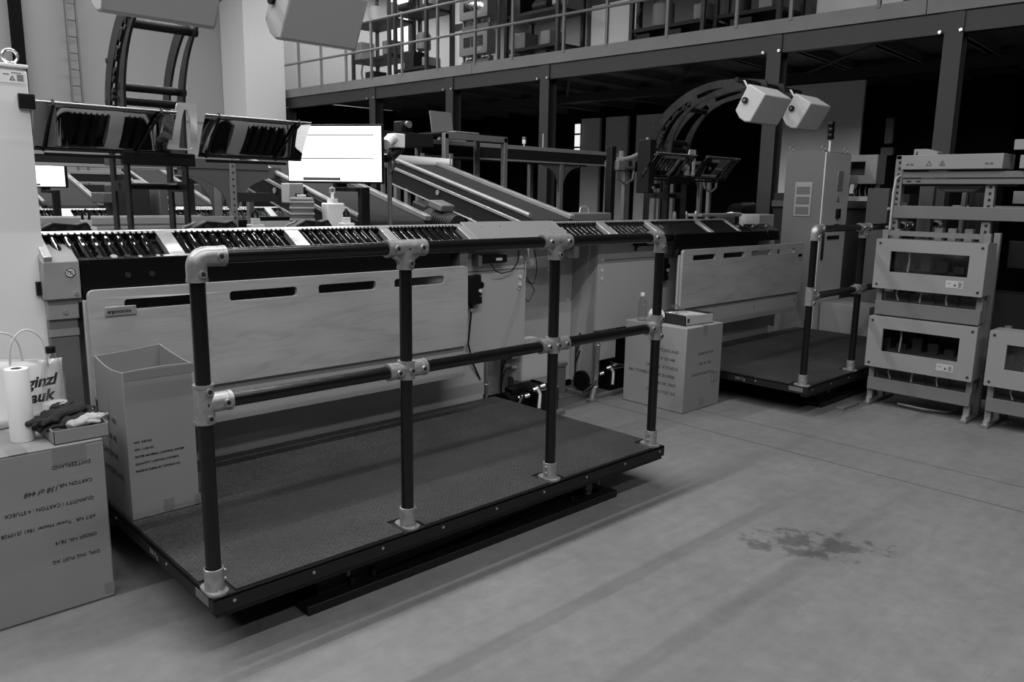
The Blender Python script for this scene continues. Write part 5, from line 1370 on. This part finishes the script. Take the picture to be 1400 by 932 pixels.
# deeper machinery seen through the sorter frame
dm = thing('sorter_module', 'grey upright boards and boxes deep inside the sorting machine', 'machine', (6.4, -.3, 0))
for k, (x, y0, y1, z0, z1, m) in enumerate(((5.9, -.08, .03, .9, 1.72, 'gusset_grey'), (6.1, -.42, -.28, .8, 1.70, 'machine_dark'), (5.95, -.30, -.27, .9, 1.7, 'rackpost'),
        (6.3, -.40, -.30, .8, 1.30, 'gusset_grey'), (6.5, -1.3, -.5, 1.0, 1.22, 'machine_dark'), (6.2, -.86, -.80, .8, 1.7, 'machine_dark'), (6.6, -1.5, .0, 1.42, 1.50, 'machine_mid'))):
    B().box(x, x + .06, y0, y1, z0, z1).build('upright_board' if z1 - z0 > .4 else 'cross_box', m, dm, bevel=.004)
for y in (-.14, -.24, -.36): B().box(5.92, 5.98, y - .03, y + .03, 1.22, 1.32).build('valve', 'sheet', dm, bevel=.004)
for y in (-.14, -.24): B().box(5.92, 5.98, y - .03, y + .03, .98, 1.06).build('valve', 'sheet', dm, bevel=.004)
B().box(6.35, 6.62, -1.6, .02, .1, .8).build('base_unit', 'machine_dark', dm, bevel=.004)
B().box(5.9, 6.7, -1.6, .02, .0, .1).build('plinth', 'black', dm)
B().cyl((5.96, -.20, 1.14), (5.90, -.20, 1.14), .018, 12).build('valve_tip', 'screw', dm)
B().box(6.4, 6.5, -1.6, -.9, 1.02, 1.10).build('cross_box', 'alu_dull', dm, bevel=.003)
B().box(6.35, 6.42, -.62, -.52, 1.52, 1.62).build('valve', 'machine_mid', dm, bevel=.004)

# window box and stand further back, between the tall cabinet and the racks
fb = thing('machine_rack', 'single grey window box on a stand between the tall far cabinet and the sorting machine', 'rack', (7.700, 1.3, 0))
fr = B().prism([(1.085, 1.70), (1.55, 1.70), (1.55, 2.0), (1.085, 2.0)], 'X', 7.600, 7.620, [[(1.21, 1.79), (1.48, 1.79), (1.48, 1.93), (1.21, 1.93)]])
fo = fr.build('front_frame', 'rack_grey', fb, bevel=.003)
B().box(7.608, 7.612, 1.208, 1.482, 1.788, 1.932).build('window', 'clear', fo, smooth=False)
B().box(7.620, 7.820, 1.085, 1.095, 1.70, 2.0).box(7.620, 7.820, 1.54, 1.55, 1.70, 2.0).box(7.620, 7.820, 1.095, 1.54, 1.99, 2.0).box(7.620, 7.820, 1.095, 1.54, 1.70, 1.71).box(7.800, 7.820, 1.095, 1.54, 1.71, 1.99).build('box_body', 'rack_grey', fb)
B().box(7.700, 7.790, 1.12, 1.51, 1.715, 1.80).build('valve_bank', 'machine_dark', fb, bevel=.004)
B().box(7.660, 7.690, 1.09, 1.545, 1.52, 1.57).build('trough', 'panel', fb)
for k in range(6): B().tube([(7.700, 1.16 + .06 * k, 1.70), (7.700, 1.17 + .06 * k, 1.62), (7.700, 1.15 + .06 * k, 1.55)], .007, 6).build('hose', 'machine_mid', fb)
for y in (1.11, 1.52): B().box(7.700, 7.740, y - .02, y + .02, 0, 1.70).build('post', 'rackpost', fb)
rm = thing('rear_machine', 'dark low machine with a pale beam behind the single window box', 'machine', (8.0, 1.5, 0))
B().box(7.92, 8.18, .85, 2.4, 0, 1.60).build('housing', 'machine_dark', rm, bevel=.006)
B().box(7.88, 7.92, .85, 2.4, 1.44, 1.51).build('beam', 'gusset_grey', rm, bevel=.003)
for k in range(5): B().tube([(7.90, 1.2 + .2 * k, 1.68), (7.88, 1.22 + .2 * k, 1.62), (7.9, 1.18 + .2 * k, 1.50)], .012, 6).build('hose', 'machine_mid', rm)
ub = thing('grey_slab', 'dull grey upright slab standing left of the sorting machine', 'panel', (7.2, .9, 0))
B().box(7.2, 7.26, .78, .99, 0, 1.65).build('slab', 'gusset_grey', ub, bevel=.004)
B().box(7.17, 7.2, .82, .95, .0, .05).build('foot', 'machine_dark', ub)

# ------------------------------------------------------------------ mezzanine
MR = math.radians(3.46)
mz = thing('mezzanine', 'grey steel mezzanine with tube railing running across the back right', 'mezzanine', (8.35, 0, 0))
mz.rotation_euler = (0, 0, MR)
L_ = dict(local=True)
YA, YB = -6.0, 13.9
B().box(0, 6.2, YA, YB, 3.55, 3.60).build('deck', 'rackpost', mz, smooth=False, **L_)
B().box(-.03, 0, YA, 1.0, 3.47, 3.635).build('fascia', 'mezz', mz, smooth=False, **L_)
B().box(-.03, 0, 1.01, 7.9, 3.47, 3.635).build('fascia', 'mezz', mz, smooth=False, **L_)
B().box(-.03, 0, 7.91, YB, 3.47, 3.635).build('fascia', 'mezz', mz, smooth=False, **L_)
B().box(.0, .012, YA, YB, 3.27, 3.47).box(.0, .12, YA, YB, 3.255, 3.27).build('edge_beam', 'mezz_dark', mz, smooth=False, **L_)
B().box(2.9, 3.1, YA, YB, 3.30, 3.46).build('inner_beam', 'mezz_dark', mz, smooth=False, **L_)
k = 0; y = YA + .3
while y < YB:
    B().box(.02, 6.2, y, y + .06, 3.43, 3.55).box(.02, 6.2, y - .03, y + .09, 3.43, 3.438).build('joist', 'mezz', mz, smooth=False, **L_)
    y += .95
for ya, yb in ((-1.0, 1.2), (1.2, 3.6), (3.6, 6.0), (6.0, 8.2)):
    B().obox((1.5, (ya + yb) / 2, 3.385), (.05, math.hypot(yb - ya, 2.6), .012), rot3('Z', -math.atan2(2.6, yb - ya))).build('wind_brace', 'mezz_dark', mz, smooth=False, **L_)
for y in (-2.6, .72, 2.68, 6.33, 8.46, 10.6, 13.6):
    b = B().box(-.02, -.008, y - .09, y + .09, 0, 3.46).box(.16, .172, y - .09, y + .09, 0, 3.46).box(-.008, .16, y - .006, y + .006, 0, 3.46)
    cl = b.build('column', 'mezz_dark', mz, smooth=False, **L_)
    B().box(-.1, .25, y - .14, y + .14, 0, .02).build('base_plate', 'mezz_dark', cl, smooth=False, **L_)
    b = B()
    for yy in (y - .07, y + .13): b.cyl((-.02, yy, 3.27), (-.05, yy, 3.27), .018, 8)
    b.build('beam_bolts', 'screw', cl, **L_)
for y in (13.87, 13.05, 12.24, 11.4, 10.6, 9.7, 8.75, 7.84, 7.0, 5.97, 5.19, 4.2, 3.2, 2.5, 1.5, .5, -.6):
    B().box(-.04, .0, y - .02, y + .02, 3.60, 4.68).build('railing_post', 'mezz', mz, smooth=False, **L_)
for z in (4.13, 4.64):
    B().cyl((-.03, YA, z), (-.03, YB, z), .022, 12).build('railing_tube', 'mezz', mz, **L_)

# sheets and doors under the mezzanine
def lp_struct(b, name, m, label=None):
    o = b.build(name, m, None, smooth=False); o.location = (8.35, 0, 0); o.rotation_euler = (0, 0, MR); o['kind'] = 'structure'
    if label: o['label'] = label
    return o
lp_struct(B().box(5.6, 5.7, -6, 13.9, 0, 3.56), 'wall_under', 'wall_black')
for k, (ya, yb) in enumerate(((9.42, 9.95), (8.65, 9.25), (7.76, 8.42))):
    lp_struct(B().box(5.50, 5.58, ya, yb, 0, 3.28), 'trim_%d' % (k + 3), 'wpanel', 'light wall panel under the mezzanine')
lp_struct(B().box(3.0, 3.06, 2.67, 4.12, 0, 3.28), 'trim_6', 'wpanel', 'light wall sheet under the mezzanine behind the tall cabinet')
wn = lp_struct(B().box(5.48, 5.50, 9.985, 10.13, 2.2, 3.17), 'window_1', mat('daylight_slit', 230, .4, emit=.75), 'narrow bright window slit under the mezzanine')
for z in (2.62, 2.92):
    b = B().box(5.47, 5.485, 9.975, 10.14, z, z + .04); o = b.build('window_bar', 'black', wn, smooth=False, local=True)
for k, (y0, y1) in enumerate(((1.57, 2.46), (.78, 1.47))):
    lp_struct(B().box(3.3, 3.36, y0, y1, 0, 3.2), 'door_%d' % (k + 1), 'wall_black', 'dark door leaf under the mezzanine')
o = thing('wall_switch', 'small pale switch box with bell mouth on the dark wall under the mezzanine', 'switch', (11.3, 2.45, 2.2))
B().box(11.25, 11.31, 2.40, 2.52, 2.35, 2.72).box(11.23, 11.31, 2.37, 2.55, 2.18, 2.30).build('switch', 'machine_mid', o, bevel=.01)

# ------------------------------------------------------------------ things on the mezzanine deck
def on_deck(u, v): # local mezzanine coordinates -> world
    c, s = math.cos(MR), math.sin(MR); return Vector((8.35 + u * c - v * s, u * s + v * c, 3.602))
r_ = copy_tree(rk, on_deck(.75, 8.47), 'window-box rack up on the mezzanine between two railing posts')
def deck_frame(label, u, v, w, h, shelves, stuff):
    c = on_deck(u, v); root = thing('pump_station', label, 'equipment', c)
    for dy in (-w / 2, w / 2):
        for dx in (0, .6): B().box(c.x + dx - .03, c.x + dx + .03, c.y + dy - .03, c.y + dy + .03, c.z, c.z + h).build('post', 'mezz_dark', root, smooth=False)
    for z in shelves:
        B().box(c.x - .02, c.x + .62, c.y - w / 2, c.y + w / 2, c.z + z, c.z + z + .05).build('shelf', 'machine_dark', root, smooth=False)
    for k, (dy, z, sz, kind, m) in enumerate(stuff):
        if kind == 'can':
            B().lathe([(sz * .8, 0), (sz, .02), (sz, sz * 2.0), (sz * .7, sz * 2.3)], (c.x + .2, c.y + dy, c.z + z), 16).build('canister', m, root)
        elif kind == 'box':
            B().box(c.x + .02, c.x + .35, c.y + dy - sz / 2, c.y + dy + sz / 2, c.z + z, c.z + z + sz).build('unit', m, root, bevel=.01)
        elif kind == 'motor':
            B().cyl((c.x + .15, c.y + dy - sz, c.z + z + sz * .6), (c.x + .15, c.y + dy + sz, c.z + z + sz * .6), sz * .55, 16).build('motor', m, root)
        elif kind == 'pipe':
            B().tube([(c.x + .05, c.y + dy, c.z + z), (c.x + .03, c.y + dy + .05, c.z + z + sz * .5), (c.x + .05, c.y + dy, c.z + z + sz)], .02, 8).build('hose', m, root)
    return root
deck_frame('dark pump station with grey canisters at the left end of the mezzanine', .8, 11.7, 1.3, 2.6, (.55, 1.25, 1.9),
           [(-.5, 1.3, .13, 'can', 'hood'), (.1, 1.3, .14, 'can', 'hood'), (.55, 1.95, .16, 'can', 'hood'), (-.2, 1.95, .22, 'box', 'rack_grey'), (.55, .62, .34, 'box', 'rack_grey'), (-.5, .62, .26, 'box', 'machine_mid'), (.1, .05, .3, 'box', 'machine_dark'), (-.6, 1.98, .12, 'can', 'rack_grey'), (.35, .1, .5, 'pipe', 'machine_mid')])
deck_frame('dark pump station with a tall canister behind the mezzanine railing, left of the window-box rack', .8, 10.45, 1.0, 2.6, (.25, 1.3, 1.85),
           [(-.15, .62, .14, 'can', 'machine_mid'), (.1, .3, .3, 'box', 'machine_dark'), (-.4, .3, .16, 'box', 'rack_grey'), (.35, 1.38, .15, 'motor', 'machine_dark'), (-.35, 1.4, .14, 'can', 'hood'), (-.3, .0, .22, 'box', 'black'), (.3, .0, .22, 'box', 'black')])
deck_frame('dark pump station with cylinders on the mezzanine, right of the window-box rack', .8, 7.35, 1.2, 2.6, (.3, .85, 1.5),
           [(.3, .35, .25, 'box', 'machine_mid'), (-.3, .35, .22, 'box', 'rack_grey'), (-.1, .9, .16, 'motor', 'machine_dark'), (-.45, .95, .13, 'can', 'hood'), (.45, .9, .3, 'box', 'black'), (0, 1.55, .15, 'can', 'machine_mid'), (.5, 1.0, .5, 'pipe', 'machine_dark'), (-.2, .0, .26, 'box', 'black'), (.4, .0, .26, 'box', 'black')])
deck_frame('open pump station with black boxes on the mezzanine above the far curved arm', .8, 4.75, 1.25, 2.4, (.32, .95),
           [(.45, .0, .30, 'box', 'black'), (-.1, .0, .30, 'box', 'black'), (-.55, .36, .22, 'box', 'machine_mid'), (.2, .37, .16, 'can', 'machine_mid'), (-.1, 1.0, .25, 'motor', 'machine_dark'), (.5, .36, .3, 'pipe', 'machine_dark')])
deck_frame('open pump station with black boxes at the right end of the mezzanine view', .9, 3.55, .95, 2.4, (.36, 1.0),
           [(.1, .0, .34, 'box', 'black'), (-.25, .4, .2, 'box', 'machine_mid'), (.2, .4, .12, 'can', 'machine_dark')])
# pale sheets standing behind the railing
for k, (u, v, w_, lab) in enumerate(((1.3, 9.45, .7, 'pale sheet panel on the mezzanine left of the window-box rack'), (1.3, 6.05, 1.0, 'pale sheet panel on the mezzanine above the light wall panels'), (1.5, 2.3, 1.2, 'pale sheet panel at the right end of the mezzanine'), (2.6, 13.0, .8, 'tall pale sheet panel behind the left end of the mezzanine railing'))):
    c = on_deck(u, v); o = thing('sheet_panel', lab, 'panel', c)
    B().box(c.x, c.x + .04, c.y - w_ / 2, c.y + w_ / 2, c.z, c.z + 2.6).build('sheet', 'wpanel', o, smooth=False)
    for dy in (-w_ / 2, w_ / 2): B().box(c.x - .03, c.x + .06, c.y + dy - .03, c.y + dy + .03, c.z, c.z + 2.65).build('frame_post', 'mezz_dark', o, smooth=False)
    B().box(c.x - .02, c.x, c.y - w_ / 2, c.y + w_ / 2, c.z + .95, c.z + 1.07).build('frame_rail', 'mezz_dark', o, smooth=False)
    if False: pass
# ------------------------------------------------------------------ groups of repeats
GROUPS = {'lift_platform': 'lift platforms with tube railings', 'roller_conveyor': 'tilted roller conveyors', 'machine_cabinet': 'machine cabinets',
          'wooden_board': 'wooden boards in front of the conveyors', 'arm_gantry': 'curved arms with mirror sheets', 'cardboard_carton': 'cardboard cartons',
          'work_glove': 'work gloves in the small tray', 'control_cabinet': 'tall control cabinets', 'monitor': 'lit monitors', 'belt_conveyor': 'inclined belt conveyors',
          'gear_motor': 'gear motors', 'control_box': 'control boxes of the lift platforms', 'hydraulic_power_unit': 'hydraulic power units', 'cable_conduit': 'cable conduits',
          'pendant_control': 'hand controls of the lift platforms', 'scanner_holder': 'scanner holders', 'label_clamp': 'white clamps behind the near rollers',
          'gripper_head': 'gripper heads behind the near rollers', 'cross_conveyor': 'cross conveyors', 'drive_unit': 'drive units', 'indicator_lamp': 'little lamps behind the far rollers',
          'cover_block': 'black covers at the end of the far rollers', 'machine_rack': 'racks with window boxes', 'pump_station': 'pump stations on the mezzanine',
          'sheet_panel': 'pale sheet panels on the mezzanine', 'back_ledge': 'ledges behind the rollers', 'device_shelf': 'small device shelves'}
for o in bpy.data.objects:
    if o.parent is None and o.type in ('EMPTY', 'MESH') and 'group' not in o and 'label' in o:
        k = o.name.split('.')[0]
        if k in GROUPS: o['group'] = GROUPS[k]
